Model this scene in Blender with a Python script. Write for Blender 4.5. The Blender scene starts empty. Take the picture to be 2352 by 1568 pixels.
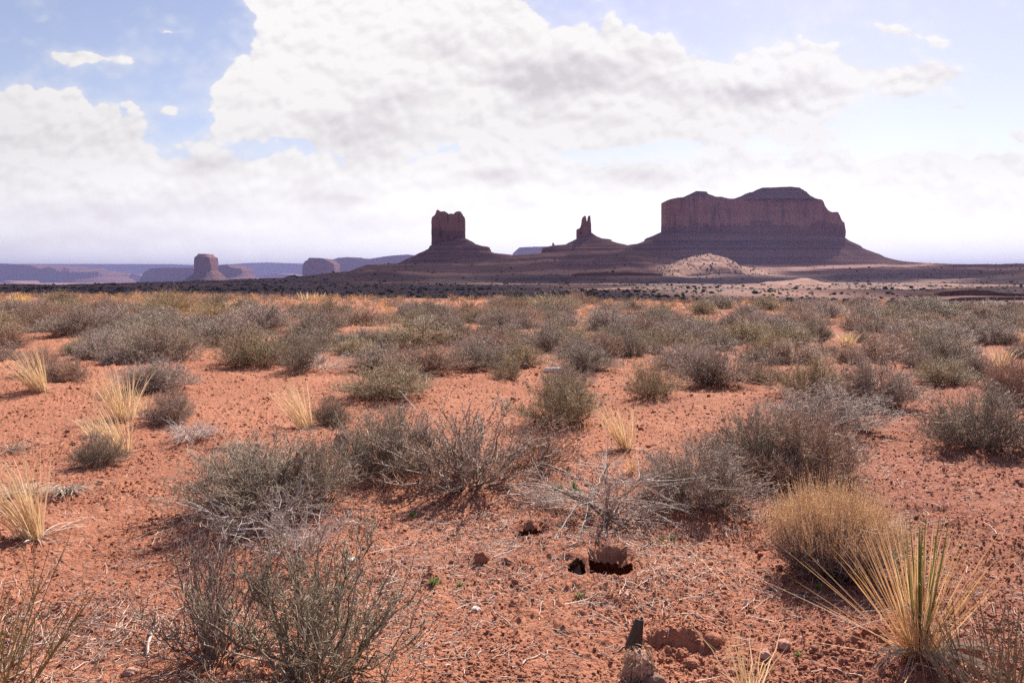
import bpy, math
import numpy as np
from mathutils import Vector

SC = bpy.context.scene
COL = SC.collection
R = math.radians

# ----------------------------------------------------------------------------
# camera, world, sun, exposure
# ----------------------------------------------------------------------------
EYE = 1.6
F, CX, HY = 1843.0, 1176.0, 640.0          # pixels of a 2352 px wide picture: focal length, centre, horizon row
cam_d = bpy.data.cameras.new('camera')
cam = bpy.data.objects.new('camera', cam_d)
COL.objects.link(cam)
cam.location = (0, 0, EYE)
cam.rotation_euler = (R(90), 0, 0)
cam_d.sensor_width = 36.0
cam_d.lens = 36.0 * F / 2352.0
cam_d.shift_y = -(784.0 - HY) / 2352.0
cam_d.clip_start = 0.05
cam_d.clip_end = 120000.0
SC.camera = cam

SC.view_settings.view_transform = 'Standard'
SC.view_settings.look = 'None'
SC.view_settings.exposure = 1.06
SC.view_settings.gamma = 1.0
SC.cycles.use_denoising = False              # the photograph is grainy; keep every twig crisp

SUN_EL, SUN_AZ = 42.0, 22.0                # azimuth clockwise from +Y (the view direction)
sun_dir = Vector((math.sin(R(SUN_AZ)) * math.cos(R(SUN_EL)), math.cos(R(SUN_AZ)) * math.cos(R(SUN_EL)), math.sin(R(SUN_EL))))
sun_d = bpy.data.lights.new('sun', 'SUN')
sun_d.energy = 4.6
sun_d.angle = R(0.5)
sun_d.color = (1.0, 0.93, 0.82)
sun = bpy.data.objects.new('sun', sun_d)
COL.objects.link(sun)
sun.rotation_euler = (-sun_dir).to_track_quat('-Z', 'Y').to_euler()
sun.location = (0, 0, 40)


class NT:
    """Short-hand for building node trees."""
    def __init__(self, tree):
        self.t = tree
        tree.nodes.clear()

    def n(self, kind, **kw):
        nd = self.t.nodes.new(kind)
        for k, v in kw.items():
            setattr(nd, k, v)
        return nd

    def set(self, sock, v):
        if hasattr(v, 'is_output'):
            self.t.links.new(v, sock)
        elif v is not None:
            sock.default_value = v

    def m(self, op, a, b=None, c=None, clamp=False):
        nd = self.n('ShaderNodeMath', operation=op, use_clamp=clamp)
        self.set(nd.inputs[0], a)
        if b is not None:
            self.set(nd.inputs[1], b)
        if c is not None:
            self.set(nd.inputs[2], c)
        return nd.outputs[0]

    def v(self, op, a, b=None):
        nd = self.n('ShaderNodeVectorMath', operation=op)
        self.set(nd.inputs[0], a)
        if b is not None:
            self.set(nd.inputs[1], b)
        return nd.outputs[0]

    def xyz(self, x, y, z):
        nd = self.n('ShaderNodeCombineXYZ')
        for s, q in zip(nd.inputs, (x, y, z)):
            self.set(s, q)
        return nd.outputs[0]

    def sep(self, a):
        nd = self.n('ShaderNodeSeparateXYZ')
        self.set(nd.inputs[0], a)
        return nd.outputs

    def noise(self, vec, scale, detail=4.0, rough=0.55, dist=0.0):
        nd = self.n('ShaderNodeTexNoise')
        self.set(nd.inputs['Vector'], vec)
        nd.inputs['Scale'].default_value = scale
        nd.inputs['Detail'].default_value = detail
        nd.inputs['Roughness'].default_value = rough
        nd.inputs['Distortion'].default_value = dist
        return nd.outputs[0]

    def ramp(self, x, a, b, lo=0.0, hi=1.0, kind='SMOOTHSTEP'):
        nd = self.n('ShaderNodeMapRange', interpolation_type=kind, clamp=True) if kind == 'LINEAR' else self.n('ShaderNodeMapRange', interpolation_type=kind)
        for i, q in enumerate((x, a, b, lo, hi)):
            self.set(nd.inputs[i], q)
        return nd.outputs[0]

    def mix(self, f, a, b):
        nd = self.n('ShaderNodeMix', data_type='RGBA')
        self.set(nd.inputs[0], f)
        self.set(nd.inputs[6], a)
        self.set(nd.inputs[7], b)
        return nd.outputs[2]

    def mul(self, f, a, b):
        nd = self.n('ShaderNodeMix', data_type='RGBA', blend_type='MULTIPLY')
        self.set(nd.inputs[0], f)
        self.set(nd.inputs[6], a)
        self.set(nd.inputs[7], b)
        return nd.outputs[2]


def rgb(r, g, b):
    return (r, g, b, 1.0)


world = bpy.data.worlds.new('World')
SC.world = world
world.use_nodes = True


def build_sky():
    t = NT(world.node_tree)
    out = t.n('ShaderNodeOutputWorld')
    sky = t.n('ShaderNodeTexSky', sky_type='NISHITA', sun_disc=False)
    sky.sun_elevation = R(SUN_EL)
    sky.sun_rotation = R(SUN_AZ)
    sky.altitude = 1600
    sky.air_density = 1.0
    sky.dust_density = 1.2
    sky.ozone_density = 1.6
    bg = t.n('ShaderNodeBackground')
    bg.inputs[1].default_value = 0.073
    t.set(bg.inputs[0], t.mul(1.0, sky.outputs[0], rgb(1.32, 1.03, 0.94)))
    tc = t.n('ShaderNodeTexCoord')
    dx, dy, dz = t.sep(tc.outputs['Generated'])
    dyc = t.m('MAXIMUM', dy, 0.12)
    X = t.m('DIVIDE', dx, dyc)
    Z = t.m('DIVIDE', dz, dyc)
    base = t.xyz(X, t.m('MULTIPLY', Z, 1.35), 0.0)

    def blobs(lst, warp):
        wx, wz, _ = t.sep(warp)
        acc = None
        for px, py, rx, ry, amp in lst:
            a = t.m('DIVIDE', t.m('SUBTRACT', wx, (px - CX) / F), rx / F)
            b = t.m('DIVIDE', t.m('SUBTRACT', wz, (HY - py) / F), ry / F)
            q = t.m('ADD', t.m('MULTIPLY', a, a), t.m('MULTIPLY', b, b))
            e = t.m('EXPONENT', t.m('MULTIPLY', q, -1.0))
            acc = t.m('MULTIPLY', e, amp) if acc is None else t.m('MULTIPLY_ADD', e, amp, acc)
        return acc

    n_w1 = t.noise(base, 5.0, 5.0, 0.55)
    n_w2 = t.noise(t.v('ADD', base, (3.1, 7.7, 1.0)), 5.0, 5.0, 0.55)
    warp = t.xyz(t.m('MULTIPLY_ADD', t.m('SUBTRACT', n_w1, 0.5), 0.17, X),
                 t.m('MULTIPLY_ADD', t.m('SUBTRACT', n_w2, 0.5), 0.11, Z), 0.0)
    cloud = [
        (760, 170, 230, 130, 0.95), (980, 190, 260, 150, 1.0), (1240, 190, 240, 110, 1.0), (1480, 175, 200, 85, 0.95),
        (1760, 160, 170, 80, 1.0), (1930, 190, 180, 70, 0.85), (2090, 170, 90, 38, 0.7), (560, 215, 110, 70, 0.75),
        (850, 40, 190, 80, 0.9), (1010, 60, 150, 80, 0.8), (1140, 40, 60, 50, 0.7), (590, 12, 50, 26, 0.8), (690, 30, 60, 40, 0.5),
        (40, 270, 150, 75, 1.0), (190, 290, 100, 60, 0.9), (150, 380, 330, 90, 1.0), (700, 300, 220, 60, 0.7),
        (1550, 290, 260, 60, 0.65), (1800, 300, 160, 50, 0.5), (1250, 300, 160, 45, 0.5),
        (225, 162, 88, 17, 1.0), (2055, 66, 52, 13, 0.85), (2145, 82, 24, 15, 0.75), (1900, 95, 26, 10, 0.6), (410, 247, 32, 11, 0.75), (320, 240, 14, 8, 0.5),
        (1340, 8, 24, 14, 0.8), (95, 60, 16, 9, 0.5), (390, 78, 20, 5, 0.5), (2160, 255, 32, 5, 0.5), (2345, 300, 40, 16, 0.7), (2230, 360, 160, 30, 0.5),
        (430, 190, 70, 50, -0.35), (440, 285, 60, 30, -0.5), (1215, 232, 60, 11, -0.95), (660, 338, 42, 13, -0.6), (1065, 338, 40, 11, -0.5), (800, 350, 60, 9, -0.4),
    ]
    field = blobs(cloud, warp)
    low = t.ramp(t.m('MULTIPLY_ADD', t.m('SUBTRACT', n_w1, 0.5), 0.10, Z), (HY - 300) / F, (HY - 430) / F, 0.0, 1.1)
    field = t.m('MAXIMUM', field, t.m('ADD', low, t.m('MULTIPLY', field, 0.35)))
    wv = t.xyz(t.m('MULTIPLY_ADD', t.m('SUBTRACT', n_w2, 0.5), 0.05, X), t.m('MULTIPLY_ADD', t.m('SUBTRACT', n_w1, 0.5), 0.05, t.m('MULTIPLY', Z, 1.35)), 0.0)

    def billow(vec):
        acc = None
        for sc, w in ((11.0, 0.36), (27.0, 0.26), (58.0, 0.16)):
            vo = t.n('ShaderNodeTexVoronoi', feature='SMOOTH_F1', voronoi_dimensions='2D')
            t.set(vo.inputs['Vector'], vec)
            vo.inputs['Scale'].default_value = sc
            vo.inputs['Smoothness'].default_value = 0.35
            q = t.m('MULTIPLY', t.m('SUBTRACT', 0.42, vo.outputs['Distance']), w)
            acc = q if acc is None else t.m('ADD', acc, q)
        return acc
    n_f = t.m('ADD', t.noise(wv, 9.0, 9.0, 0.62, 0.1), billow(wv))
    wo = t.v('ADD', wv, (0.004, 0.013, 0.0))
    n_o = t.m('ADD', t.noise(wo, 9.0, 9.0, 0.62, 0.1), billow(wo))
    d = t.m('MULTIPLY_ADD', t.m('SUBTRACT', n_f, 0.5), 1.25, t.m('SUBTRACT', field, 0.42))
    dens = t.ramp(d, -0.02, 0.21)
    wisp = t.m('MULTIPLY', t.ramp(d, -0.5, 0.2), 0.36)
    dens = t.m('MAXIMUM', dens, wisp)
    grey_l = [
        (1290, 185, 170, 42, 0.75), (1730, 212, 190, 30, 0.75), (1000, 125, 90, 36, 0.35), (790, 292, 130, 44, 0.6), (900, 210, 120, 40, 0.3),
        (800, 432, 100, 30, 0.5), (1130, 405, 90, 30, 0.55), (1480, 420, 120, 30, 0.45), (480, 390, 90, 26, 0.35), (300, 480, 420, 50, 0.45),
        (250, 560, 520, 30, 0.35), (900, 500, 160, 26, 0.3), (1180, 470, 70, 20, 0.3), (100, 330, 120, 26, 0.25), (1500, 130, 60, 26, 0.25), (2150, 470, 220, 30, 0.25),
    ]
    grey = blobs(grey_l, warp)
    relief = t.m('MULTIPLY', t.m('SUBTRACT', n_o, n_f), t.ramp(Z, 0.02, 0.2, 0.25, 1.8))
    patch = t.ramp(t.noise(base, 4.2, 6.0, 0.62), 0.42, 0.72)
    g = t.m('ADD', t.m('ADD', t.m('MULTIPLY', grey, 1.15), relief), t.m('MULTIPLY', patch, t.ramp(Z, 0.06, 0.2, 0.12, 0.30)), clamp=True)
    # sunlit cloud is brightest towards the sun and ordinary elsewhere
    sd = t.n('ShaderNodeVectorMath', operation='DOT_PRODUCT')
    t.set(sd.inputs[0], tc.outputs['Generated'])
    sd.inputs[1].default_value = tuple(sun_dir)
    glow = t.ramp(sd.outputs['Value'], -0.2, 0.75, 0.35, 1.0)
    white = t.mix(g, rgb(0.492, 0.482, 0.478), rgb(0.350, 0.328, 0.345))
    cb = t.n('ShaderNodeBackground')
    t.set(cb.inputs[0], white)
    t.set(cb.inputs[1], t.m('MULTIPLY', glow, t.ramp(Z, 0.0, 0.19, 1.62, 1.02)))
    front = t.m('MULTIPLY', t.ramp(dy, 0.10, 0.35), t.ramp(dz, -0.02, -0.004))
    ms = t.n('ShaderNodeMixShader')
    t.set(ms.inputs[0], t.m('MULTIPLY', dens, front))
    t.t.links.new(bg.outputs[0], ms.inputs[1])
    t.t.links.new(cb.outputs[0], ms.inputs[2])
    t.t.links.new(ms.outputs[0], out.inputs[0])


build_sky()

# ----------------------------------------------------------------------------
# numpy helpers
# ----------------------------------------------------------------------------
rng = np.random.default_rng(7)


def _hash(ix, iy, seed):
    h = (ix.astype(np.int64) * 374761393 + iy.astype(np.int64) * 668265263 + seed * 974711) & 0xFFFFFFFF
    h = ((h ^ (h >> 13)) * 1274126177) & 0xFFFFFFFF
    h = (h ^ (h >> 16)) & 0xFFFFFFFF
    return h.astype(np.float64) / 4294967295.0


def perlin(x, y, seed=0):
    """2-D gradient noise, about -1 .. 1."""
    x = np.asarray(x, float)
    y = np.asarray(y, float)
    ix, iy = np.floor(x), np.floor(y)
    fx, fy = x - ix, y - iy
    u = fx * fx * fx * (fx * (fx * 6 - 15) + 10)
    v = fy * fy * fy * (fy * (fy * 6 - 15) + 10)

    def g(ox, oy):
        a = _hash(ix + ox, iy + oy, seed) * 2 * math.pi
        return np.cos(a) * (fx - ox) + np.sin(a) * (fy - oy)
    n0 = g(0, 0) * (1 - u) + g(1, 0) * u
    n1 = g(0, 1) * (1 - u) + g(1, 1) * u
    return 1.45 * (n0 * (1 - v) + n1 * v)


def fbm(x, y, seed=0, octaves=4, gain=0.5):
    s, a, f = 0.0, 1.0, 1.0
    for o in range(octaves):
        s = s + a * perlin(x * f, y * f, seed + o * 17)
        a *= gain
        f *= 2.03
    return s


def sstep(a, b, x):
    t = np.clip((x - a) / (b - a), 0, 1)
    return t * t * (3 - 2 * t)


def mesh_from(name, parts, mats, smooth=False, tint=None):
    """parts: list of (verts (n,3), faces (m,3 or 4), material index)."""
    vs, loops, starts, totals, mi = [], [], [], [], []
    off = 0
    lo = 0
    for p in parts:
        v, f, m = p
        if len(v) == 0 or len(f) == 0:
            continue
        vs.append(v)
        f = np.asarray(f)
        k = f.shape[1]
        loops.append((f + off).ravel())
        starts.append(lo + np.arange(len(f)) * k)
        totals.append(np.full(len(f), k))
        mi.append(np.full(len(f), m))
        off += len(v)
        lo += f.size
    V = np.concatenate(vs).astype(np.float32)
    L = np.concatenate(loops).astype(np.int32)
    S = np.concatenate(starts).astype(np.int32)
    T = np.concatenate(totals).astype(np.int32)
    M = np.concatenate(mi).astype(np.int32)
    me = bpy.data.meshes.new(name)
    me.vertices.add(len(V))
    me.vertices.foreach_set('co', V.ravel())
    me.loops.add(len(L))
    me.loops.foreach_set('vertex_index', L)
    me.polygons.add(len(S))
    me.polygons.foreach_set('loop_start', S)
    me.polygons.foreach_set('loop_total', T)
    me.polygons.foreach_set('material_index', M)
    if smooth:
        me.polygons.foreach_set('use_smooth', np.ones(len(S), bool))
    for m in mats:
        me.materials.append(m)
    if tint is not None:
        at = me.attributes.new('tint', 'FLOAT_COLOR', 'POINT')
        at.data.foreach_set('color', np.concatenate([tint, np.ones((len(tint), 1))], 1).astype(np.float32).ravel())
    me.update(calc_edges=True)
    return me


def unit(a):
    return a / np.maximum(np.linalg.norm(a, axis=-1, keepdims=True), 1e-9)


def tubes(P, W, sides=3, m=0):
    """n polylines of k points with radii -> prisms."""
    n, k, _ = P.shape
    tan = unit(np.gradient(P, axis=1))
    ref = np.where(np.abs(tan[..., 2:3]) > 0.9, np.array([1.0, 0, 0]), np.array([0, 0, 1.0]))
    u = unit(np.cross(tan, ref))
    w = np.cross(tan, u)
    a = np.arange(sides) * 2 * math.pi / sides
    ring = (u[:, :, None, :] * np.cos(a)[None, None, :, None] + w[:, :, None, :] * np.sin(a)[None, None, :, None]) * W[:, :, None, None]
    V = (P[:, :, None, :] + ring).reshape(-1, 3)
    idx = np.arange(n * k * sides).reshape(n, k, sides)
    A = idx[:, :-1, :]
    B = idx[:, 1:, :]
    Fc = np.stack([A, np.roll(A, -1, 2), np.roll(B, -1, 2), B], -1).reshape(-1, 4)
    return V, Fc, m


def blades(P, W, side=None, m=0, vee=0.0):
    """n polylines of k points with half widths -> flat (or shallow V) strips."""
    n, k, _ = P.shape
    tan = unit(np.gradient(P, axis=1))
    if side is None:
        q = unit(rng.normal(size=(n, 1, 3)) * np.array([1, 1, 0.2]))
        side = np.broadcast_to(q, P.shape)
    s = unit(np.cross(tan, np.cross(side, tan)))
    nor = np.cross(tan, s)
    if vee > 0:
        rows = np.stack([P - s * W[..., None], P + nor * (W[..., None] * vee), P + s * W[..., None]], 2)
        c = 3
    else:
        rows = np.stack([P - s * W[..., None], P + s * W[..., None]], 2)
        c = 2
    V = rows.reshape(-1, 3)
    idx = np.arange(n * k * c).reshape(n, k, c)
    fs = [np.stack([idx[:, :-1, j], idx[:, :-1, j + 1], idx[:, 1:, j + 1], idx[:, 1:, j]], -1).reshape(-1, 4) for j in range(c - 1)]
    return V, np.concatenate(fs), m


def leaflets(C, D, ln, wd, m=0):
    """small rhombic leaves at C pointing along D."""
    n = len(C)
    D = unit(D)
    s = unit(np.cross(D, rng.normal(size=(n, 3))))
    ln = ln[:, None]
    wd = wd[:, None]
    V = np.stack([C, C + D * ln * 0.5 + s * wd, C + D * ln, C + D * ln * 0.5 - s * wd], 1).reshape(-1, 3)
    return V, np.arange(n * 4).reshape(n, 4), m


ICO = None


def ico():
    global ICO
    if ICO is None:
        p = (1 + 5 ** 0.5) / 2
        v = np.array([(-1, p, 0), (1, p, 0), (-1, -p, 0), (1, -p, 0), (0, -1, p), (0, 1, p), (0, -1, -p), (0, 1, -p), (p, 0, -1), (p, 0, 1), (-p, 0, -1), (-p, 0, 1)], float)
        f = np.array([(0, 11, 5), (0, 5, 1), (0, 1, 7), (0, 7, 10), (0, 10, 11), (1, 5, 9), (5, 11, 4), (11, 10, 2), (10, 7, 6), (7, 1, 8), (3, 9, 4), (3, 4, 2), (3, 2, 6), (3, 6, 8), (3, 8, 9), (4, 9, 5), (2, 4, 11), (6, 2, 10), (8, 6, 7), (9, 8, 1)])
        ICO = unit(v), f
    return ICO


def subdiv_ico(n):
    v, f = ico()
    for _ in range(n):
        e = {}
        vl = list(v)
        nf = []

        def mid(a, b):
            k = (min(a, b), max(a, b))
            if k not in e:
                q = vl[a] + vl[b]
                vl.append(q / np.linalg.norm(q))
                e[k] = len(vl) - 1
            return e[k]
        for a, b, c in f:
            ab, bc, ca = mid(a, b), mid(b, c), mid(c, a)
            nf += [(a, ab, ca), (b, bc, ab), (c, ca, bc), (ab, bc, ca)]
        v, f = np.array(vl), np.array(nf)
    return v, f


# ----------------------------------------------------------------------------
# object helpers
# ----------------------------------------------------------------------------
def tag(o, label=None, cat=None, group=None, kind=None):
    if label:
        o['label'] = label
    if cat:
        o['category'] = cat
    if group:
        o['group'] = group
    if kind:
        o['kind'] = kind
    return o


def obj(name, me, parent=None, loc=(0, 0, 0)):
    o = bpy.data.objects.new(name, me)
    COL.objects.link(o)
    o.location = loc
    if parent is not None:
        o.parent = parent
    return o


def thing(name, label, cat, loc=(0, 0, 0), rz=0.0, sc=(1, 1, 1), group=None):
    o = bpy.data.objects.new(name, None)
    COL.objects.link(o)
    o.location = loc
    o.rotation_euler = (0, 0, rz)
    o.scale = sc
    o.empty_display_size = 0.1
    return tag(o, label, cat, group)


# ----------------------------------------------------------------------------
# materials
# ----------------------------------------------------------------------------
def material(name):
    m = bpy.data.materials.new(name)
    m.use_nodes = True
    return m, NT(m.node_tree)


def finish(t, color, rough=0.9, bump=None, bump_d=0.01, bump_s=1.0, transl=0.0, tcol=None, spec=0.25):
    out = t.n('ShaderNodeOutputMaterial')
    p = t.n('ShaderNodeBsdfPrincipled')
    t.set(p.inputs['Base Color'], color)
    t.set(p.inputs['Roughness'], rough)
    p.inputs['Specular IOR Level'].default_value = spec
    if bump is not None:
        b = t.n('ShaderNodeBump')
        b.inputs['Strength'].default_value = bump_s
        b.inputs['Distance'].default_value = bump_d
        t.set(b.inputs['Height'], bump)
        t.t.links.new(b.outputs[0], p.inputs['Normal'])
    s = p.outputs[0]
    if transl > 0:
        tr = t.n('ShaderNodeBsdfTranslucent')
        t.set(tr.inputs[0], tcol if tcol is not None else color)
        ms = t.n('ShaderNodeMixShader')
        ms.inputs[0].default_value = transl
        t.t.links.new(s, ms.inputs[1])
        t.t.links.new(tr.outputs[0], ms.inputs[2])
        s = ms.outputs[0]
    t.t.links.new(s, out.inputs[0])
    return p


def mat_sand(name, valley=True):
    m, t = material(name)
    pos = t.n('ShaderNodeNewGeometry').outputs['Position']
    px, py, pz = t.sep(pos)
    n1 = t.noise(pos, 0.55, 5, 0.6)
    n2 = t.noise(pos, 6.0, 5, 0.65)
    n3 = t.noise(pos, 60.0, 4, 0.7)
    c = t.mix(t.ramp(n1, 0.35, 0.68), rgb(0.480, 0.202, 0.126), rgb(0.385, 0.152, 0.094))
    c = t.mix(t.ramp(n2, 0.52, 0.72, 0, 0.75), c, rgb(0.56, 0.272, 0.178))
    c = t.mix(t.ramp(n3, 0.55, 0.75, 0, 0.65), c, rgb(0.30, 0.125, 0.085))
    n4 = t.noise(pos, 17.0, 5, 0.72)
    c = t.mix(t.ramp(n4, 0.54, 0.66, 0, t.ramp(t.noise(pos, 0.8, 3, 0.6), 0.38, 0.6, 0.35, 0.85)), c, rgb(0.235, 0.098, 0.070))
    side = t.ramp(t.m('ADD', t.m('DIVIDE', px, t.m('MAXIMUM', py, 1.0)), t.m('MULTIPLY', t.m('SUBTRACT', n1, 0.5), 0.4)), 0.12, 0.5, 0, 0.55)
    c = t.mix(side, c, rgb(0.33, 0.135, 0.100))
    if valley:
        # the valley floor beyond the crest: low scrub, gravel and bare red soil in bands
        sv = t.xyz(t.m('MULTIPLY', px, 0.35), py, t.m('MULTIPLY', pz, 3.0))
        v1 = t.noise(sv, 0.012, 6, 0.62)
        v2 = t.noise(pos, 0.14, 4, 0.7)
        vc = t.mix(t.ramp(v1, 0.42, 0.62), rgb(0.165, 0.096, 0.085), rgb(0.26, 0.122, 0.098))
        vc = t.mix(t.ramp(v2, 0.50, 0.66, 0, 0.8), vc, rgb(0.095, 0.068, 0.060))
        pale = t.m('MULTIPLY', t.ramp(t.noise(sv, 0.02, 5, 0.6), 0.58, 0.68), t.ramp(px, 100, 500))
        vc = t.mix(t.m('MULTIPLY', pale, 0.8), vc, rgb(0.46, 0.27, 0.20))
        ridge = t.ramp(t.noise(t.xyz(t.m('MULTIPLY', px, 0.002), t.m('MULTIPLY', py, 0.0), t.m('MULTIPLY', pz, 0.35)), 1.0, 4, 0.6), 0.40, 0.62)
        vr = t.mix(ridge, rgb(0.20, 0.092, 0.080), rgb(0.32, 0.155, 0.122))
        vc = t.mix(t.ramp(pz, 2.0, 22.0), vc, vr)
        r = t.m('SQRT', t.m('ADD', t.m('MULTIPLY', px, px), t.m('MULTIPLY', py, py)))
        c = t.mix(t.ramp(r, 60.0, 180.0), c, vc)
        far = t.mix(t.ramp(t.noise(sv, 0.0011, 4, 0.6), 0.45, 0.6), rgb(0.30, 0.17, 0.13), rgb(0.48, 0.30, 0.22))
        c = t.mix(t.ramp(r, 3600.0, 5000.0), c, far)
    b = t.m('ADD', t.noise(pos, 160.0, 4, 0.7), t.m('MULTIPLY', n3, 0.8))
    b = t.m('ADD', b, t.m('MULTIPLY', t.m('ADD', n4, t.noise(pos, 34.0, 3, 0.6)), 3.2))
    finish(t, c, 0.95, b, 0.0075, 1.0, spec=0.1)
    return m


def mat_rock(name, cols, zscale=0.05, streak=0.0, bump_d=4.0, var=0.35):
    """layered sandstone: bands by height, blotches, dark vertical streaks of desert varnish."""
    m, t = material(name)
    pos = t.n('ShaderNodeNewGeometry').outputs['Position']
    px, py, pz = t.sep(pos)
    w = t.noise(pos, 0.006, 4, 0.6)
    zz = t.m('MULTIPLY_ADD', t.m('SUBTRACT', w, 0.5), 10.0, pz)
    band = t.noise(t.xyz(t.m('MULTIPLY', px, 0.0006), t.m('MULTIPLY', py, 0.0006), t.m('MULTIPLY', zz, zscale)), 1.0, 5, 0.65)
    c = t.mix(t.ramp(band, 0.36, 0.64), rgb(*cols[0]), rgb(*cols[1]))
    blot = t.noise(pos, 0.028, 5, 0.65)
    c = t.mix(t.ramp(blot, 0.45, 0.75, 0, var), c, rgb(*cols[2]))
    b = t.m('ADD', t.m('MULTIPLY', band, 1.2), t.noise(pos, 0.07, 6, 0.65))
    if streak > 0:
        st = t.noise(t.xyz(t.m('MULTIPLY', px, 0.07), t.m('MULTIPLY', py, 0.07), t.m('MULTIPLY', pz, 0.006)), 1.0, 5, 0.6)
        c = t.mix(t.ramp(st, 0.50, 0.72, 0, streak), c, rgb(*cols[3]))
        b = t.m('ADD', b, t.m('MULTIPLY', st, 2.0))
    finish(t, c, 0.95, b, bump_d, 0.8, spec=0.1)
    return m


def mat_plant(name, a, b, transl=0.0, rough=0.7, lo=0.25, hi=0.75, attr=False, spec=0.3):
    """two tones picked per twig or leaf, tinted by the plant's own colour."""
    m, t = material(name)
    geo = t.n('ShaderNodeNewGeometry')
    c = t.mix(t.ramp(geo.outputs['Random Per Island'], lo, hi, kind='LINEAR'), rgb(*a), rgb(*b))
    if attr:
        at = t.n('ShaderNodeAttribute', attribute_name='tint')
        tint = at.outputs['Color']
    else:
        tint = t.n('ShaderNodeObjectInfo').outputs['Color']
    c = t.mul(1.0, c, tint)
    finish(t, c, rough, transl=transl, spec=spec)
    return m


def mat_plain(name, col, rough=0.8, var=0.3, scale=30.0, bump_d=0.002, spec=0.3):
    m, t = material(name)
    pos = t.n('ShaderNodeTexCoord').outputs['Object']
    n = t.noise(pos, scale, 5, 0.65)
    c = t.mix(t.ramp(n, 0.3, 0.7), rgb(*[q * (1 - var) for q in col]), rgb(*[min(1, q * (1 + var)) for q in col]))
    finish(t, c, rough, n, bump_d, 0.7, spec=spec)
    return m


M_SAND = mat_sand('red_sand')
M_CRUMB = mat_sand('red_sand_crumb', valley=False)
M_CLIFF = mat_rock('red_cliff', [(0.46, 0.19, 0.150), (0.54, 0.25, 0.19), (0.34, 0.14, 0.12), (0.17, 0.08, 0.08)], 0.012, 0.95, 6.0, 0.7)
M_BASE = mat_rock('dark_cliff_base', [(0.27, 0.118, 0.108), (0.33, 0.148, 0.132), (0.21, 0.095, 0.092), (0.14, 0.066, 0.068)], 0.05, 0.6, 5.0)
M_TALUS = mat_rock('talus', [(0.22, 0.102, 0.094), (0.37, 0.18, 0.148), (0.27, 0.13, 0.115)], 0.10, 0.0, 5.0)
M_CAP = mat_rock('cap_rock', [(0.22, 0.10, 0.088), (0.32, 0.16, 0.13), (0.18, 0.09, 0.08)], 0.16, 0.0, 3.0)
M_FAR = mat_rock('far_rock', [(0.15, 0.072, 0.062), (0.21, 0.102, 0.085), (0.13, 0.068, 0.062), (0.10, 0.052, 0.05)], 0.02, 0.4, 12.0)
M_PALE = mat_rock('pale_slickrock', [(0.30, 0.158, 0.122), (0.40, 0.228, 0.178), (0.22, 0.11, 0.09)], 0.12, 0.0, 2.0, var=0.6)
M_LEDGE = mat_rock('ledge_rock', [(0.15, 0.07, 0.06), (0.32, 0.14, 0.10), (0.22, 0.10, 0.075)], 0.6, 0.0, 0.6)
M_WOOD = mat_plant('shrub_wood', (0.17, 0.138, 0.122), (0.46, 0.40, 0.37), rough=0.6, spec=0.35)
M_LEAF = mat_plant('shrub_leaf', (0.105, 0.083, 0.060), (0.275, 0.222, 0.165), transl=0.22, rough=0.65)
M_TWIG = mat_plant('silver_twig', (0.36, 0.31, 0.29), (0.62, 0.57, 0.54), rough=0.5, spec=0.45)
M_STRAW = mat_plant('straw', (0.62, 0.41, 0.21), (0.80, 0.62, 0.40), transl=0.38, rough=0.55, spec=0.35)
M_GOLD = mat_plant('golden_stalk', (0.72, 0.50, 0.31), (0.90, 0.70, 0.48), transl=0.38, rough=0.6)
M_GREEN = mat_plant('yucca_green', (0.10, 0.13, 0.028), (0.22, 0.22, 0.06), transl=0.25, rough=0.5)
M_DEAD = mat_plant('dead_leaf', (0.36, 0.29, 0.24), (0.62, 0.53, 0.45), transl=0.15, rough=0.6)
M_JOINT = mat_plant('jointed_stem', (0.20, 0.155, 0.085), (0.33, 0.26, 0.15), rough=0.6)
M_SPROUT = mat_plant('sprout_green', (0.11, 0.15, 0.035), (0.22, 0.26, 0.08), transl=0.35, rough=0.5)
M_WOOD_F = mat_plant('far_shrub_wood', (0.17, 0.138, 0.12), (0.46, 0.40, 0.36), rough=0.6, attr=True)
M_LEAF_F = mat_plant('far_shrub_leaf', (0.115, 0.092, 0.066), (0.29, 0.238, 0.175), transl=0.22, rough=0.65, attr=True)
M_JUNIPER = mat_plain('valley_scrub_leaf', (0.050, 0.048, 0.034), 0.9, 0.5, 0.6, 0.1)

# ----------------------------------------------------------------------------
# the ground: one sheet from under the camera to the far plain
# ----------------------------------------------------------------------------
def flat(px, py):
    d = EYE * F / (py - HY)
    return (px - CX) / F * d, d


HUMMOCKS = []      # (x, y, radius, height)
PITS = []          # (x, y, rx, ry, depth)
for px, py, rad, h in ((1105, 1282, 0.075, 0.05), (1150, 1300, 0.12, 0.035), (1250, 1262, 0.22, 0.045), (1480, 1330, 0.3, 0.03), (1570, 1450, 0.16, 0.035), (400, 1455, 0.3, 0.05),
                       (560, 1010, 0.5, 0.08), (2110, 1505, 0.35, 0.05), (60, 1240, 0.5, 0.08), (270, 960, 0.5, 0.10), (95, 900, 0.6, 0.12), (1150, 1545, 0.3, 0.03)):
    x, y = flat(px, py)
    HUMMOCKS.append((x, y, rad, h))

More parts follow.
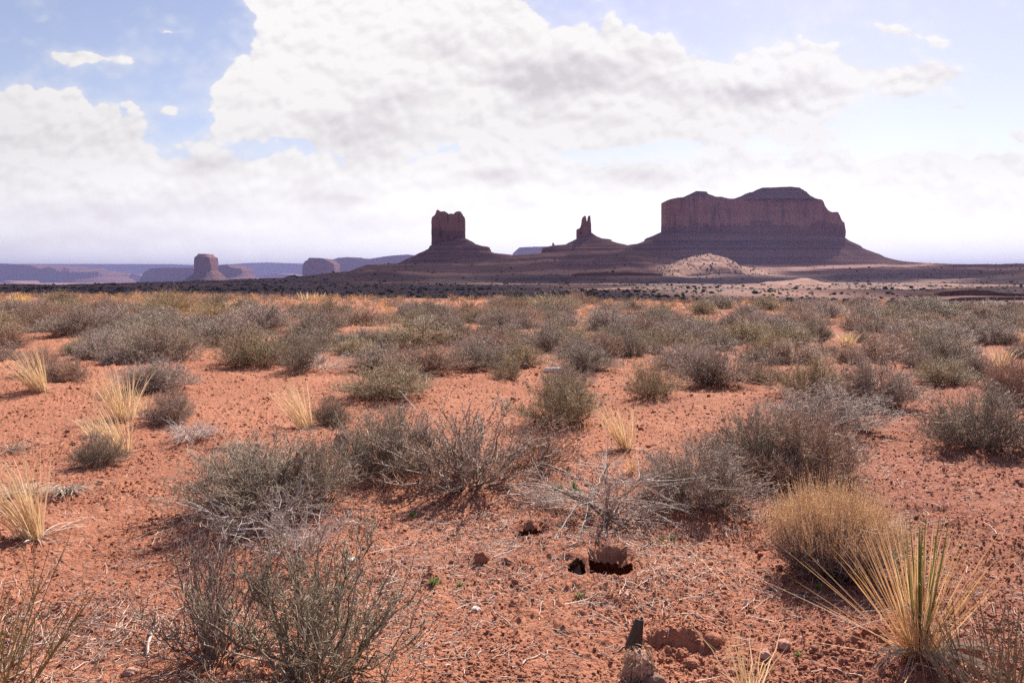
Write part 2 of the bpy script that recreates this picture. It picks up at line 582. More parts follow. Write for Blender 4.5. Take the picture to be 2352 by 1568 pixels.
RIDGE_X = np.array([-400, 0, 250, 450, 600, 652, 668, 700, 758, 802, 843, 912, 1000, 1130, 1200, 1260, 1400, 1450, 1520, 1700, 1900, 2030, 2100, 2200, 2352, 2700, 3400], float)
RIDGE_Y = np.array([657, 656, 654, 647, 641, 639, 632, 633, 627, 624, 609, 606, 601, 592, 585, 580, 574, 568, 577, 600, 604, 602, 605, 608, 606, 606, 606], float)
DEP_X = np.array([-400, 0, 400, 650, 900, 1176, 1500, 2000, 2352, 3400], float)
DEP_Y = np.array([900, 950, 1250, 1900, 2450, 2800, 2900, 2750, 2400, 2200], float)


def ground_base(x, y):
    """height without the small crumbs."""
    x = np.asarray(x, float)
    y = np.asarray(y, float)
    r = np.hypot(x, y)
    ay = np.maximum(np.abs(y), r * 0.35)
    pxx = CX + F * x / ay
    near = 0.035 * perlin(x / 2.7 + 3, y / 2.7, 3) + 0.03 * perlin(x / 1.1, y / 1.1, 5) + sstep(7, 25, r) * 0.13 * perlin(x / 9.0, y / 9.0, 9) + sstep(12, 40, r) * 0.2 * perlin(x / 23.0, y / 23.0, 4)
    for hx, hy, hr, hh in HUMMOCKS:
        q = ((x - hx) ** 2 + (y - hy) ** 2) / (hr * hr)
        near = near + hh * np.exp(-q)
    # the plain breaks off at a crest that comes closer to the right
    rc = np.interp(pxx, [-400, 0, 500, 900, 1300, 2000, 2352, 2800], [86, 82, 78, 60, 52, 47, 37, 32]) * (1 + 0.06 * perlin(x / 14.0, y / 14.0, 21))
    t = r - rc
    z = near - 7.0 * sstep(0, 95, t) * (1 - sstep(400, 900, r) * 0.1)
    mid = sstep(100, 200, r)
    z = z + mid * (0.7 * fbm(x / 60.0, y / 60.0, 31, 4) * sstep(130, 400, r))
    z = z + mid * sstep(180, 500, r) * (2.2 * fbm(x / 210.0, y / 150.0, 33, 3) - 1.0 * np.abs(perlin(x / 70.0, y / 45.0, 35)))
    # long rise towards the buttes, broken by ledges
    dr = np.interp(pxx, DEP_X, DEP_Y)
    zr = np.interp(pxx, RIDGE_X, (HY - RIDGE_Y)) / F * dr + EYE
    ds = dr * 0.56
    q = (ay - ds) / (dr - ds)
    qn = np.clip(q + 0.06 * fbm(x / 160.0, y / 220.0, 41, 4), 0, 1)
    steps = 6.0
    k = np.floor(qn * steps)
    fr = qn * steps - k
    ter = (k + sstep(0.60, 0.98, fr) * 0.72 + 0.28 * fr) / steps
    ter = np.where(qn >= 1, 1.0, ter)
    hump = np.clip(1 - np.maximum(q - 1.08, 0) / 0.35, 0, 1)
    rise = (zr + 7.0) * (0.35 * qn ** 1.3 + 0.65 * ter ** 1.15)
    z = z + np.where(q > 0, rise, 0) * np.where(zr > -6.5, 1, 0.3) * sstep(0, 1, hump)
    beyond = sstep(1.08, 1.6, q)
    z = z - 62.0 * beyond * sstep(800, 1600, r)
    z = z + beyond * 5.0 * fbm(x / 900.0, y / 900.0, 51, 3)
    return z


def crumbs(x, y):
    r = np.hypot(x, y)
    m = 0.45 + 0.55 * sstep(-0.35, 0.35, perlin(x / 0.9, y / 0.9, 61)) + 0.35 * sstep(0.15, 0.5, x / np.maximum(y, 1))
    c = np.clip(perlin(x / 0.052, y / 0.052, 62) - 0.06, 0, 1) * 0.024
    c = c + np.clip(perlin(x / 0.024, y / 0.024, 63) - 0.0, 0, 1) * 0.016
    c = c + np.clip(perlin(x / 0.17, y / 0.17, 64) - 0.12, 0, 1) * 0.040
    c = c + 0.012 * perlin(x / 0.45, y / 0.45, 65)
    far = 1 + sstep(8, 20, r) * 0.8
    return c * m * far * (1 - sstep(30, 60, r))


def mouth_q(x, y, hx, hy, rx, ry, mouth):
    u, v = (x - hx) / (rx * mouth), (y - hy) / (ry * mouth)
    return np.sqrt(u * u + v * v) * (1 + 0.10 * perlin(x / 0.06, y / 0.06, 74))


def pits(x, y):
    z = np.zeros_like(x)
    for hx, hy, rx, ry, dep, bank, deep in PITS:
        u, v = (x - hx) / rx, (y - hy) / ry
        wob = 1 + 0.26 * perlin(x / 0.11, y / 0.11, 71) + 0.16 * perlin(x / 0.04, y / 0.04, 72)
        q = np.sqrt(u * u + v * v) * wob
        inside = 1 - sstep(0.55, 1.05, q)
        z += bank * np.exp(-((u / 1.5) ** 2 + ((v - 1.2) / 1.3) ** 2)) * (1 - inside)
        z -= dep * (1 - sstep(0.1, 1.15, q))
        z += 0.018 * inside * perlin(x / 0.05, y / 0.05, 73)
    return z


def gz(x, y):
    return float(ground_base(np.array([x]), np.array([y]))[0])


def place(px, py):
    d = EYE * F / (py - HY)
    for _ in range(8):
        x = (px - CX) / F * d
        z = gz(x, d)
        d = 0.5 * d + 0.5 * (EYE - z) * F / (py - HY)
    x = (px - CX) / F * d
    return x, d, gz(x, d)


# every catalogued shrub: px, py (foot), width, height in picture pixels, kind, tint, label
T_GREY, T_OLIVE, T_BROWN, T_DARK, T_YEL, T_SILV = (1.10, 0.93, 0.81), (1.15, 1.0, 0.68), (1.25, 0.93, 0.74), (0.94, 0.84, 0.70), (1.35, 1.12, 0.62), (1.20, 1.05, 0.98)
SHRUBS = [
    (490, 1535, 250, 300, 'bare', (0.72, 0.62, 0.58), 'grey leafless shrub with spiky stems, beside the big loose olive-leaved shrub'),
    (735, 1590, 370, 320, 'open', (0.85, 0.80, 0.62), 'big loose shrub with tiny olive leaves at the bottom edge of the photo'),
    (605, 1195, 330, 170, 'dense', T_DARK, 'dark rounded shrub with silvery dead twigs over its front and a long shadow'),
    (735, 1175, 100, 165, 'bare', T_DARK, 'thin upright clump of dark bare stems against the dark rounded shrub'),
    (890, 1105, 210, 155, 'dense', T_DARK, 'dark green-grey shrub joined to the tangled brown shrub, nearer the rusty soil lump'),
    (1080, 1140, 290, 185, 'open', T_GREY, 'tangled grey-brown shrub with crossing pale branches above the burrows'),
    (1240, 1088, 150, 120, 'open', T_BROWN, 'slim brownish shrub squeezed between tangled shrub and leaning straw tuft'),
    (1612, 1185, 250, 150, 'dense', T_GREY, 'broad grey shrub with many upright stems beside the brown glass bottle'),
    (1740, 1095, 190, 140, 'dense', T_DARK, 'dark green shrub behind the golden bush, partly joined to the browner one'),
    (1860, 1120, 240, 160, 'dense', T_BROWN, 'large brown-grey shrub directly behind the golden bush'),
    (1890, 1005, 210, 105, 'dense', T_SILV, 'silver-grey shrub with spiny tips between dark shrubs behind the golden bush'),
    (2010, 945, 155, 110, 'dense', T_GREY, 'round dark grey shrub with strong shadow beneath, right of the silver-grey one'),
    (1850, 920, 165, 100, 'leafy', T_OLIVE, 'olive shrub with yellowish side and dark stems next to the round grey shrub'),
    (2265, 1045, 200, 145, 'dense', T_DARK, 'large dark shrub with black gap under it at the right edge of the photo'),
    (1285, 985, 165, 115, 'dense', T_OLIVE, 'rounded olive-grey shrub standing just left of the leaning straw tuft'),
    (1300, 905, 90, 60, 'dense', T_GREY, 'small grey shrub tucked behind the rounded olive-grey shrub'),
    (1500, 920, 115, 85, 'leafy', T_OLIVE, 'pale olive shrub with thin stems, left of the dark shrub pair'),
    (1640, 895, 155, 95, 'dense', T_GREY, 'wide grey shrub with bare red shadowed soil under it, in mid plain'),
    (1745, 885, 70, 50, 'dense', T_BROWN, 'small brown shrub between the wide grey shrub and the olive shrub'),
    (225, 1075, 90, 75, 'dense', T_DARK, 'small dark shrub at the foot of the arching straw grass'),
    (390, 980, 90, 75, 'dense', T_GREY, 'little grey shrub on a crooked trunk beside the tall straw grass'),
    (365, 905, 135, 75, 'dense', T_SILV, 'silvery shrub right behind the tall straw grass'),
    (150, 888, 95, 58, 'dense', T_BROWN, 'low brown shrub between the two straw grasses on the left'),
    (92, 865, 80, 65, 'leafy', T_BROWN, 'thin brownish shrub behind the straw grass leaning left'),
    (760, 982, 75, 66, 'dense', T_DARK, 'small dark shrub beside the sparse fan of straw grass'),
    (890, 925, 175, 80, 'dense', T_OLIVE, 'low wide olive shrub below the big clump of grey shrubs'),
    (870, 857, 120, 60, 'dense', T_GREY, 'grey shrub at the front of the big central clump, its left half'),
    (980, 868, 145, 70, 'dense', T_BROWN, 'brown shrub at the front of the big central clump, its middle'),
    (1085, 855, 95, 58, 'dense', T_DARK, 'dark shrub at the right end of the big central clump'),
    (955, 812, 180, 66, 'leafy', T_OLIVE, 'large olive shrub with fine yellow stalks at the back of the central clump'),
    (840, 812, 110, 52, 'dense', T_DARK, 'dark green shrub at the back left of the central clump'),
    (1162, 875, 66, 44, 'leafy', T_OLIVE, 'small sparse olive shrub near the grey pebbles in the clearing'),
    (1340, 860, 120, 62, 'dense', T_DARK, 'neat dome shrub beside the crushed white bottle'),
    (580, 852, 150, 86, 'dense', T_OLIVE, 'big grey-olive shrub at the near end of the long left clump'),
    (690, 860, 95, 80, 'leafy', T_DARK, 'dark open shrub ending the long left clump, beside white dead twigs'),
    (390, 802, 165, 76, 'dense', T_DARK, 'dark shrub with deep shadow at the left end of the long left clump'),
    (515, 800, 140, 66, 'dense', T_GREY, 'grey shrub in the middle of the long left clump'),
    (595, 775, 150, 76, 'dense', T_SILV, 'silver-grey shrub at the back of the long left clump'),
    (180, 778, 118, 66, 'dense', T_GREY, 'grey dome shrub casting a shadow to the left of the long left clump'),
    (262, 765, 100, 60, 'dense', T_SILV, 'silvery shrub joined behind the grey dome shrub'),
    (100, 748, 66, 48, 'dense', T_BROWN, 'brown shrub left of the grey dome shrub'),
    (14, 808, 80, 60, 'dense', T_BROWN, 'brown-olive shrub cut by the left edge, above the leaning grass'),
    (30, 742, 90, 52, 'dense', T_GREY, 'grey shrub cut by the left edge, farther back than the brown one'),
    (748, 768, 90, 50, 'dense', T_GREY, 'grey shrub standing alone right of the long left clump'),
    (835, 758, 100, 46, 'dense', T_BROWN, 'brownish shrub behind the central clump toward the left butte'),
    (1000, 750, 95, 48, 'dense', T_DARK, 'dark shrub behind the olive back of the central clump'),
    (1148, 758, 80, 44, 'dense', T_GREY, 'grey shrub below the gap between butte and spires'),
    (1130, 815, 95, 54, 'dense', T_BROWN, 'brown-grey shrub left of the short grey log'),
    (1253, 815, 112, 60, 'dense', T_GREY, 'grey shrub right of the short grey log'),
    (1050, 772, 50, 34, 'dense', T_DARK, 'small dark ball shrub in front of the pale gap behind the central clump'),
    (1390, 826, 90, 56, 'dense', T_BROWN, 'brown-grey shrub left of a slim dark one, mid plain below the spires'),
    (1455, 822, 56, 46, 'dense', T_DARK, 'slim dark shrub between brown-grey and green shrubs below the spires'),
    (1530, 806, 118, 50, 'leafy', T_OLIVE, 'green broad shrub in front of the bright golden tuft'),
    (1565, 852, 105, 56, 'dense', T_SILV, 'silvery shrub behind the wide grey shrub, mid plain'),
    (1650, 810, 90, 42, 'dense', T_DARK, 'dark low shrub under the bright golden tuft, to its right'),
    (1722, 832, 60, 44, 'bare', T_BROWN, 'sparse brown twig shrub standing on open red soil'),
    (1820, 840, 110, 52, 'dense', T_BROWN, 'brown shrub in front of the green one below the big mesa'),
    (1805, 802, 100, 52, 'dense', T_OLIVE, 'green-grey shrub behind the brown one below the big mesa'),
    (1875, 790, 70, 50, 'dense', T_DARK, 'dark shrub with visible trunk left of the blond grass'),
    (1950, 840, 70, 40, 'dense', T_BROWN, 'low brown shrub below the blond grass'),
    (2165, 890, 110, 62, 'dense', T_OLIVE, 'olive-grey shrub right of the round dark grey shrub'),
    (2240, 875, 80, 60, 'dense', T_GREY, 'grey shrub between the olive-grey one and the right edge'),
    (2325, 930, 95, 100, 'dense', T_BROWN, 'tall brown shrub cut by the right edge above the large dark one'),
    (2105, 850, 70, 44, 'dense', T_GREY, 'grey shrub with bare soil in front, right side of mid plain'),
    (2060, 815, 90, 50, 'dense', T_BROWN, 'brown-grey shrub behind bare soil, below the right slope of the mesa'),
    (2180, 800, 100, 52, 'dense', T_SILV, 'violet-grey shrub near the straw and green tuft on the right'),
    (385, 735, 130, 62, 'tall', T_YEL, 'tall feathery yellow-green bush rising above the plain under the far tower butte'),
    (1180, 726, 80, 48, 'tall', T_OLIVE, 'dark olive bush on the crest below the gap beside the spires'),
    (1270, 730, 120, 44, 'tall', T_OLIVE, 'wide olive-yellow bush on the crest below the twin spires'),
    (2130, 744, 130, 42, 'dense', T_DARK, 'wide dark bush near the crest below the right ledges'),
    (505, 748, 120, 52, 'tall', T_YEL, 'yellowish bush behind the long left clump'),
]
# grass tufts: px, py foot, height px, spread px, lean (x), n, label
GRASS = [
    (95, 898, 98, 22, -0.55, 150, 'grass_tuft', 'straw grass tuft leaning hard to the left on a sand mound'),
    (285, 962, 128, 34, -0.22, 170, 'grass_tuft', 'tallest straw grass, upright with coarse blades beside the crooked-trunk shrub'),
    (335, 945, 60, 12, -0.05, 36, 'grass_tuft', 'short thin straw grass right beside the tallest one'),
    (280, 1042, 122, 26, -0.45, 140, 'grass_tuft', 'straw grass arching left over a small dark shrub'),
    (215, 1000, 55, 20, -0.35, 46, 'grass_tuft', 'small messy pale grass behind the arching straw grass'),
    (705, 985, 122, 20, -0.42, 100, 'grass_tuft', 'sparse fan of straw grass leaning left beside a small dark shrub'),
    (1438, 1032, 118, 16, -0.26, 130, 'grass_tuft', 'straw tuft leaning left in the open beside the rounded olive shrub'),
    (80, 1238, 195, 24, -0.40, 150, 'grass_tuft', 'large yellow grass cut by the left edge, leaning over a dark shadow'),
    (1718, 1605, 215, 22, -0.12, 34, 'grass_tuft', 'few tall yellow blades at the bottom edge left of the yucca'),
    (1607, 758, 38, 18, 0.05, 120, 'grass_tuft', 'bright golden tuft alone among grey shrubs in mid plain'),
    (1945, 798, 46, 14, 0.0, 120, 'grass_tuft', 'blond upright grass below the right flank of the mesa'),
    (2095, 785, 34, 24, -0.1, 90, 'grass_tuft', 'low wide straw grass right of the blond one'),
    (2300, 842, 54, 22, 0.05, 90, 'grass_tuft', 'straw grass with a green heart near the right edge'),
    (2335, 790, 40, 20, 0.0, 70, 'grass_tuft', 'faint orange grass at the right edge, farther back'),
    (1450, 1090, 60, 6, -0.15, 46, 'grass_tuft', 'short wilted straw in front of the leaning open tuft'),
    (45, 700, 30, 26, 0.0, 120, 'grass_tuft', 'yellow bunch of grass on the crest near the left edge'),
    (545, 712, 26, 24, 0.0, 90, 'grass_tuft', 'yellow grass on the crest behind the silver-grey shrub'),
    (715, 690, 22, 40, 0.0, 120, 'grass_tuft', 'pale bleached grass on the crest below the blue dome mesa'),
    (1345, 990, 40, 20, 0.1, 18, 'grass_tuft', 'few thin orange stalks in front of the rounded olive-grey shrub'),
]
for s in SHRUBS:
    x, y = flat(s[0], s[1] - 0.1 * s[2])
    w = s[2] / F * y
    HUMMOCKS.append((x, y, 0.55 * w, min(0.07, 0.06 * w)))

LOD_RINGS = None


for px, py, rx, ry, dep, bank, deep in ((1213, 1226, 0.125, 0.15, 0.05, 0.03, 0.72), (1403, 1298, 0.165, 0.20, 0.06, 0.045, 0.74), (1326, 1310, 0.055, 0.09, 0.03, 0.01, 0.9),
                                        (1575, 1496, 0.13, 0.10, 0.040, 0.018, 0), (1512, 1484, 0.07, 0.05, 0.03, 0.01, 0), (480, 1035, 0.20, 0.16, 0.05, 0.03, 0)):
    x, y, _z = place(px, py)
    PITS.append((x, y, rx, ry, dep, bank, deep))


def build_ground():
    # radial rows follow the perspective near the eye, then widen
    rows = [np.array([0.0]), np.linspace(0.4, 2.6, 14)]
    v0, v1 = EYE * 803.0 / 2.7, EYE * 803.0 / 120.0
    nv = int((v0 - v1) / 0.85)
    rows.append(EYE * 803.0 / np.linspace(v0, v1, nv))
    rows.append(np.geomspace(121.5, 880, 110))
    rows.append(np.geomspace(890, 3900, 250))
    rows.append(np.geomspace(4000, 34000, 40))
    r = np.concatenate(rows)[1:]
    half = math.atan(1176 / F) + R(2.5)
    xs = np.linspace(-math.tan(half), math.tan(half), 1180)
    az_in = np.arctan(xs)
    az_out = np.linspace(half, 2 * math.pi - half, 74)[1:-1]
    az = np.concatenate([az_in, az_out])
    A, RR = np.meshgrid(az, r)
    # inside the view use planar depth so that rows run parallel to the picture
    x = np.sin(A) * RR
    y = np.cos(A) * RR
    z = ground_base(x, y)
    nearm = RR < 70
    z[nearm] += crumbs(x[nearm], y[nearm])
    nm = (RR < 8)
    z[nm] += pits(x[nm], y[nm])
    V = np.stack([x, y, z], -1).reshape(-1, 3)
    nr, na = x.shape
    c = np.array([[0, 0, gz(0.01, 0.01)]])
    idx = np.arange(nr * na).reshape(nr, na)
    a, b = idx[:-1], idx[1:]
    Fq = np.stack([a, b, np.roll(b, -1, 1), np.roll(a, -1, 1)], -1).reshape(-1, 4)
    Ft = np.stack([np.full(na, nr * na), idx[0], np.roll(idx[0], -1)], -1)
    # the mouths of the burrows are open
    ctr = V[Fq].mean(1)
    keep = np.ones(len(Fq), bool)
    for hx, hy, rx, ry, dep, bank, mouth in PITS:
        if mouth > 0:
            keep &= mouth_q(ctr[:, 0], ctr[:, 1], hx, hy, rx, ry, mouth) > 1
    Fq = Fq[keep]
    vs = np.concatenate([V, c])
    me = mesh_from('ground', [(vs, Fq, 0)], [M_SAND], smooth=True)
    # close the centre
    me2 = mesh_from('ground', [(vs, Fq, 0), (np.zeros((0, 3)), Ft, 0)], [M_SAND], smooth=True) if False else me
    o = obj('ground', me2)
    tag(o, 'rust red desert sand stretching from the crumbly plain to the buttes', None, None, 'structure')
    return o


build_ground()

# ----------------------------------------------------------------------------
# buttes and mesas
# ----------------------------------------------------------------------------
def W3(px, py, D):
    return (px - CX) / F * D, (HY - py) / F * D + EYE


def c2(pts):
    return [(631.6 + X * 0.3418, 430.7 + Y * 0.3418) for X, Y in pts]


def c3(pts):
    return [(1378.1 + X * 0.41406, 402.0 + Y * 0.41406) for X, Y in pts]


def c1(pts):
    return [(X * 0.3418, 516.8 + Y * 0.3418) for X, Y in pts]


def outline(xl, xr, yc, b, n, p=0.55):
    t = np.linspace(0, 2 * math.pi, n, endpoint=False) + math.pi / n
    xc, a = (xl + xr) / 2, (xr - xl) / 2
    c, s = np.cos(t), np.sin(t)
    return xc + a * np.sign(c) * np.abs(c) ** p, yc + b * np.sign(s) * np.abs(s) ** p, t


def ring_mesh(X, Y, Z, cap=True):
    """rings (k, n) bottom to top -> closed strip."""
    k, n = X.shape
    V = np.stack([X, Y, Z], -1).reshape(-1, 3)
    idx = np.arange(k * n).reshape(k, n)
    a, b = idx[:-1], idx[1:]
    Fq = np.stack([a, np.roll(a, -1, 1), np.roll(b, -1, 1), b], -1).reshape(-1, 4)
    return V, Fq


def cliff_mesh(top, base_y, D, depth, n=260, lv=46, flute=0.05, seed=1, p=0.5, taper=0.04, steps=0.0, top_flat=None, mi=0):
    """wall whose upper edge follows the outline TOP (picture points) at distance D."""
    tx = np.array([W3(a, b, D)[0] for a, b in top])
    tz = np.array([W3(a, b, D)[1] for a, b in top])
    o = np.argsort(tx, kind='stable')
    tx, tz = tx[o], tz[o]
    xl, xr = tx[0], tx[-1]
    if isinstance(base_y, (int, float)):
        zb = np.full(2, W3(0, base_y, D)[1])
    else:
        zb = np.array([W3(0, q, D)[1] for q in base_y])
    X0, Y0, t = outline(xl, xr, D, depth * 0.5, n, p)
    xc, yc = (xl + xr) / 2, D
    H = tz.max() - zb.min()
    nx, ny = unit(np.stack([(X0 - xc) / max(xr - xl, 1), (Y0 - yc) / max(depth, 1)], -1)).T
    per = np.cumsum(np.hypot(np.diff(X0, append=X0[0]), np.diff(Y0, append=Y0[0])))
    S = np.linspace(0, 1, lv)[:, None]
    zbase = np.interp(X0, [xl, xr], [zb[0], zb[-1]])[None]
    ztop = np.interp(X0, tx, tz)[None]
    Z = zbase + (ztop - zbase) * S
    amp = flute * H
    fl = amp * (0.9 * perlin(per[None] / (H * 0.14) + 0 * S, S * 1.3 + 0 * per[None], seed) + 0.45 * perlin(per[None] / (H * 0.05) + 0 * S, S * 2.5 + 0 * per[None], seed + 1)
                + 0.5 * perlin(per[None] / (H * 0.5) + 0 * S, S * 0.4 + 0 * per[None], seed + 2))
    crack = np.clip(0.16 - np.abs(perlin(per[None] / (H * 0.17) + 0.10 * S, S * 0.9 + 0 * per[None], seed + 5)), 0, 1) / 0.16
    fl = fl - 1.4 * amp * crack * sstep(-0.3, 0.5, perlin(per[None] / (H * 0.6) + 0 * S, S * 2.2 + 0 * per[None], seed + 6))
    st = 0.16 * amp * perlin(Z / (H * 0.035) + 0 * per[None], per[None] / (H * 0.8) + 0 * S, seed + 3)
    off = fl + st - 1.1 * amp + taper * H * (1 - S) ** 1.5
    edge = np.clip((np.minimum(X0 - xl, xr - X0) / max(xr - xl, 1e-6)) / 0.06, 0.25, 1)[None]
    X = X0[None] + nx[None] * off * edge
    Y = Y0[None] + ny[None] * off
    Xs, Ys, Zs = [X], [Y], [Z]
    for q in (0.97, 0.9, 0.75, 0.55, 0.35, 0.15, 0.02):
        xx = xc + (X[-1] - xc) * (0.55 * q + 0.45 if False else q)
        yy = yc + (Y[-1] - yc) * q
        zz = np.interp(xx, tx, tz) + H * 0.008 * perlin(xx / (H * 0.08), yy / (H * 0.08), seed + 9)
        Xs.append(xx[None])
        Ys.append(yy[None])
        Zs.append(zz[None])
    V, Fq = ring_mesh(np.concatenate(Xs), np.concatenate(Ys), np.concatenate(Zs))
    return (V, Fq, mi), (xl, xr, zb, D, depth, xc, yc)


def talus_mesh(info, left, right, D, n=320, lv=60, front=1.0, seed=5, p=0.6, z_end=None, ledge=0.5, mi=0):
    """debris apron from the foot of the cliff down; LEFT and RIGHT are its outlines in picture points, top first."""
    xl, xr, zb, _, depth, xc, yc = info
    L = np.array([W3(a, b, D) for a, b in left])
    Rr = np.array([W3(a, b, D) for a, b in right])
    z0 = max(L[0, 1], Rr[0, 1])
    z1 = min(L[-1, 1], Rr[-1, 1]) if z_end is None else z_end
    X0, Y0, t = outline(L[0, 0], Rr[0, 0], yc, depth * 0.5 + 1.0, n, p)
    per = np.cumsum(np.hypot(np.diff(X0, append=X0[0]), np.diff(Y0, append=Y0[0])))
    nx, ny = np.cos(t), np.sin(t)
    S = np.linspace(0, 1, lv)
    wr = sstep(-0.8, 0.8, np.cos(t))[None]
    H = z0 - z1
    zl = L[0, 1] + (z1 - L[0, 1]) * S
    zr_ = Rr[0, 1] + (z1 - Rr[0, 1]) * S
    ol = np.interp(-zl, -L[:, 1], L[0, 0] - L[:, 0])[:, None]
    orr = np.interp(-zr_, -Rr[:, 1], Rr[:, 0] - Rr[0, 0])[:, None]
    zl, zr_ = zl[:, None], zr_[:, None]
    Z = zl * (1 - wr) + zr_ * wr
    mean = 0.5 * (np.minimum(ol, H * 2.2 * S[:, None]) + np.minimum(orr, H * 2.2 * S[:, None]))
    side = np.abs(np.cos(t))[None] ** 1.2
    off = (ol * (1 - wr) + orr * wr) * side + front * mean * (1 - side)
    gul = perlin(per[None] / (H * 0.22) + 0 * Z, S[:, None] * 1.2 + 0 * per[None], seed) * 0.085 + perlin(per[None] / (H * 0.08) + 0 * Z, S[:, None] * 2 + 0 * per[None], seed + 1) * 0.045
    led = ledge * 0.05 * perlin(Z / (H * 0.055) + 0.15 * perlin(per[None] / (H * 0.5) + 0 * Z, 0 * Z, seed + 4), per[None] / (H * 1.6) + 0 * Z, seed + 2)
    env = sstep(0, 0.15, S)[:, None]
    off = off + H * (gul + led) * env * (0.4 + 0.6 * (1 - side))
    X = X0[None] + nx[None] * off
    Y = Y0[None] + ny[None] * off
    V, Fq = ring_mesh(X[::-1], Y[::-1], Z[::-1])
    return V, Fq, mi


def build_butte(name, label, cat, D, depth, top, base, left=None, right=None, mats=(M_CLIFF, M_TALUS), caps=(), base_band=None, group=None, n=260, lv=46, flute=0.05, seed=1, p=0.5, taper=0.015, front=1.0, z_end=None, ledge=0.5):
    xm, _ = W3(sum(a for a, b in top) / len(top), 0, D)
    root = thing(name, label, cat, (xm, D, 0), group=group)

    def part(nm, prt, ms, smooth=False):
        V, Fq, mi = prt
        o = obj(nm, mesh_from(nm, [(V - np.array([xm, D, 0]), Fq, mi)], ms, smooth), root)
        return o
    cm, info = cliff_mesh(top, base, D, depth, n=n, lv=lv, flute=flute, seed=seed, p=p, taper=taper)
    ms = list(mats[:1])
    V, Fq, mi = cm
    o = obj('cliff', mesh_from('cliff', [(V - np.array([xm, D, 0]), Fq, 0)], ms, False), root)
    if base_band is not None:
        # the darker foot of the wall is another rock layer
        o.data.materials.append(M_BASE)
        zc = np.empty(len(o.data.polygons) * 3, np.float32)
        o.data.polygons.foreach_get('center', zc)
        zc = zc.reshape(-1, 3)
        zlim = W3(0, base_band, D)[1] + 16.0 * perlin(zc[:, 0] / 70.0, zc[:, 1] / 70.0, seed + 50) + 9.0 * perlin(zc[:, 0] / 14.0, zc[:, 1] / 14.0, seed + 51)
        o.data.polygons.foreach_set('material_index', (zc[:, 2] < zlim).astype(np.int32))
    for ct, cb, inset, sd in caps:
        xs = [a for a, b in ct]
        cmesh, _ = cliff_mesh(ct, cb, D, depth * (1 - 2 * inset), n=200, lv=26, flute=0.10, seed=sd, p=0.7, taper=0.9)
        part('cap_rock', cmesh, [M_CAP])
    if left is not None:
        part('talus_slope', talus_mesh(info, left, right, D, seed=seed + 20, front=front, z_end=z_end, ledge=ledge), [mats[1]])
    return root


# the big mesa on the right
D3 = 3000.0
top3 = c3([(350, 150), (380, 143), (445, 137), (500, 136), (560, 138), (620, 140), (660, 149), (700, 151), (760, 150), (900, 152), (1100, 152), (1150, 152), (1165, 156), (1175, 172), (1178, 195), (1190, 212), (1210, 222), (1240, 225), (1250, 218), (1265, 218), (1280, 238), (1290, 270), (1300, 285), (1303, 272), (1312, 268), (1318, 300), (1322, 340)])
build_butte('mesa', 'huge flat topped red mesa with a saddle in its rim, biggest rock on the skyline', 'mesa', D3, 270.0, top3, (402 + 322 * 0.41406, 402 + 350 * 0.41406),
            c3([(336, 318), (300, 335), (258, 352), (254, 364), (200, 384), (140, 391), (90, 410), (0, 470), (-120, 530)]),
            c3([(1322, 342), (1345, 365), (1410, 398), (1415, 410), (1500, 444), (1530, 461), (1570, 473), (1630, 485), (1700, 491), (1900, 505), (2100, 530)]),
            caps=((c3([(448, 137), (470, 121), (500, 105), (555, 108), (566, 120), (600, 130), (627, 136), (640, 142)]), 402 + 143 * 0.41406, 0.12, 71),
                  (c3([(722, 145), (745, 131), (790, 119), (836, 97), (850, 88), (900, 88), (1000, 84), (1055, 88), (1066, 96), (1100, 110), (1106, 122), (1145, 135), (1160, 147)]), 402 + 154 * 0.41406, 0.06, 72)),
            base_band=402 + 282 * 0.41406, n=520, lv=60, flute=0.055, seed=3, p=0.42, front=0.85)
# the square butte in the middle
build_butte('butte', 'square red butte with a jagged notched top on a wide stepped cone', 'butte', 2900.0, 125.0,
            c2([(1052, 235), (1056, 206), (1070, 197), (1088, 195), (1092, 162), (1105, 158), (1112, 172), (1125, 170), (1150, 168), (1163, 180), (1170, 192), (1180, 184), (1200, 183), (1207, 195), (1218, 178), (1240, 168), (1255, 170), (1265, 198), (1276, 200), (1280, 230)]),
            (430.7 + 398 * 0.3418, 430.7 + 352 * 0.3418),
            c2([(1045, 392), (1032, 415), (950, 455), (880, 490), (820, 516), (700, 560), (560, 610)]),
            c2([(1281, 342), (1330, 366), (1345, 380), (1400, 397), (1436, 400), (1448, 430), (1470, 443), (1600, 455), (1750, 500), (1900, 580)]),
            base_band=430.7 + 285 * 0.3418, n=300, lv=56, flute=0.05, seed=11, p=0.5, front=1.0)
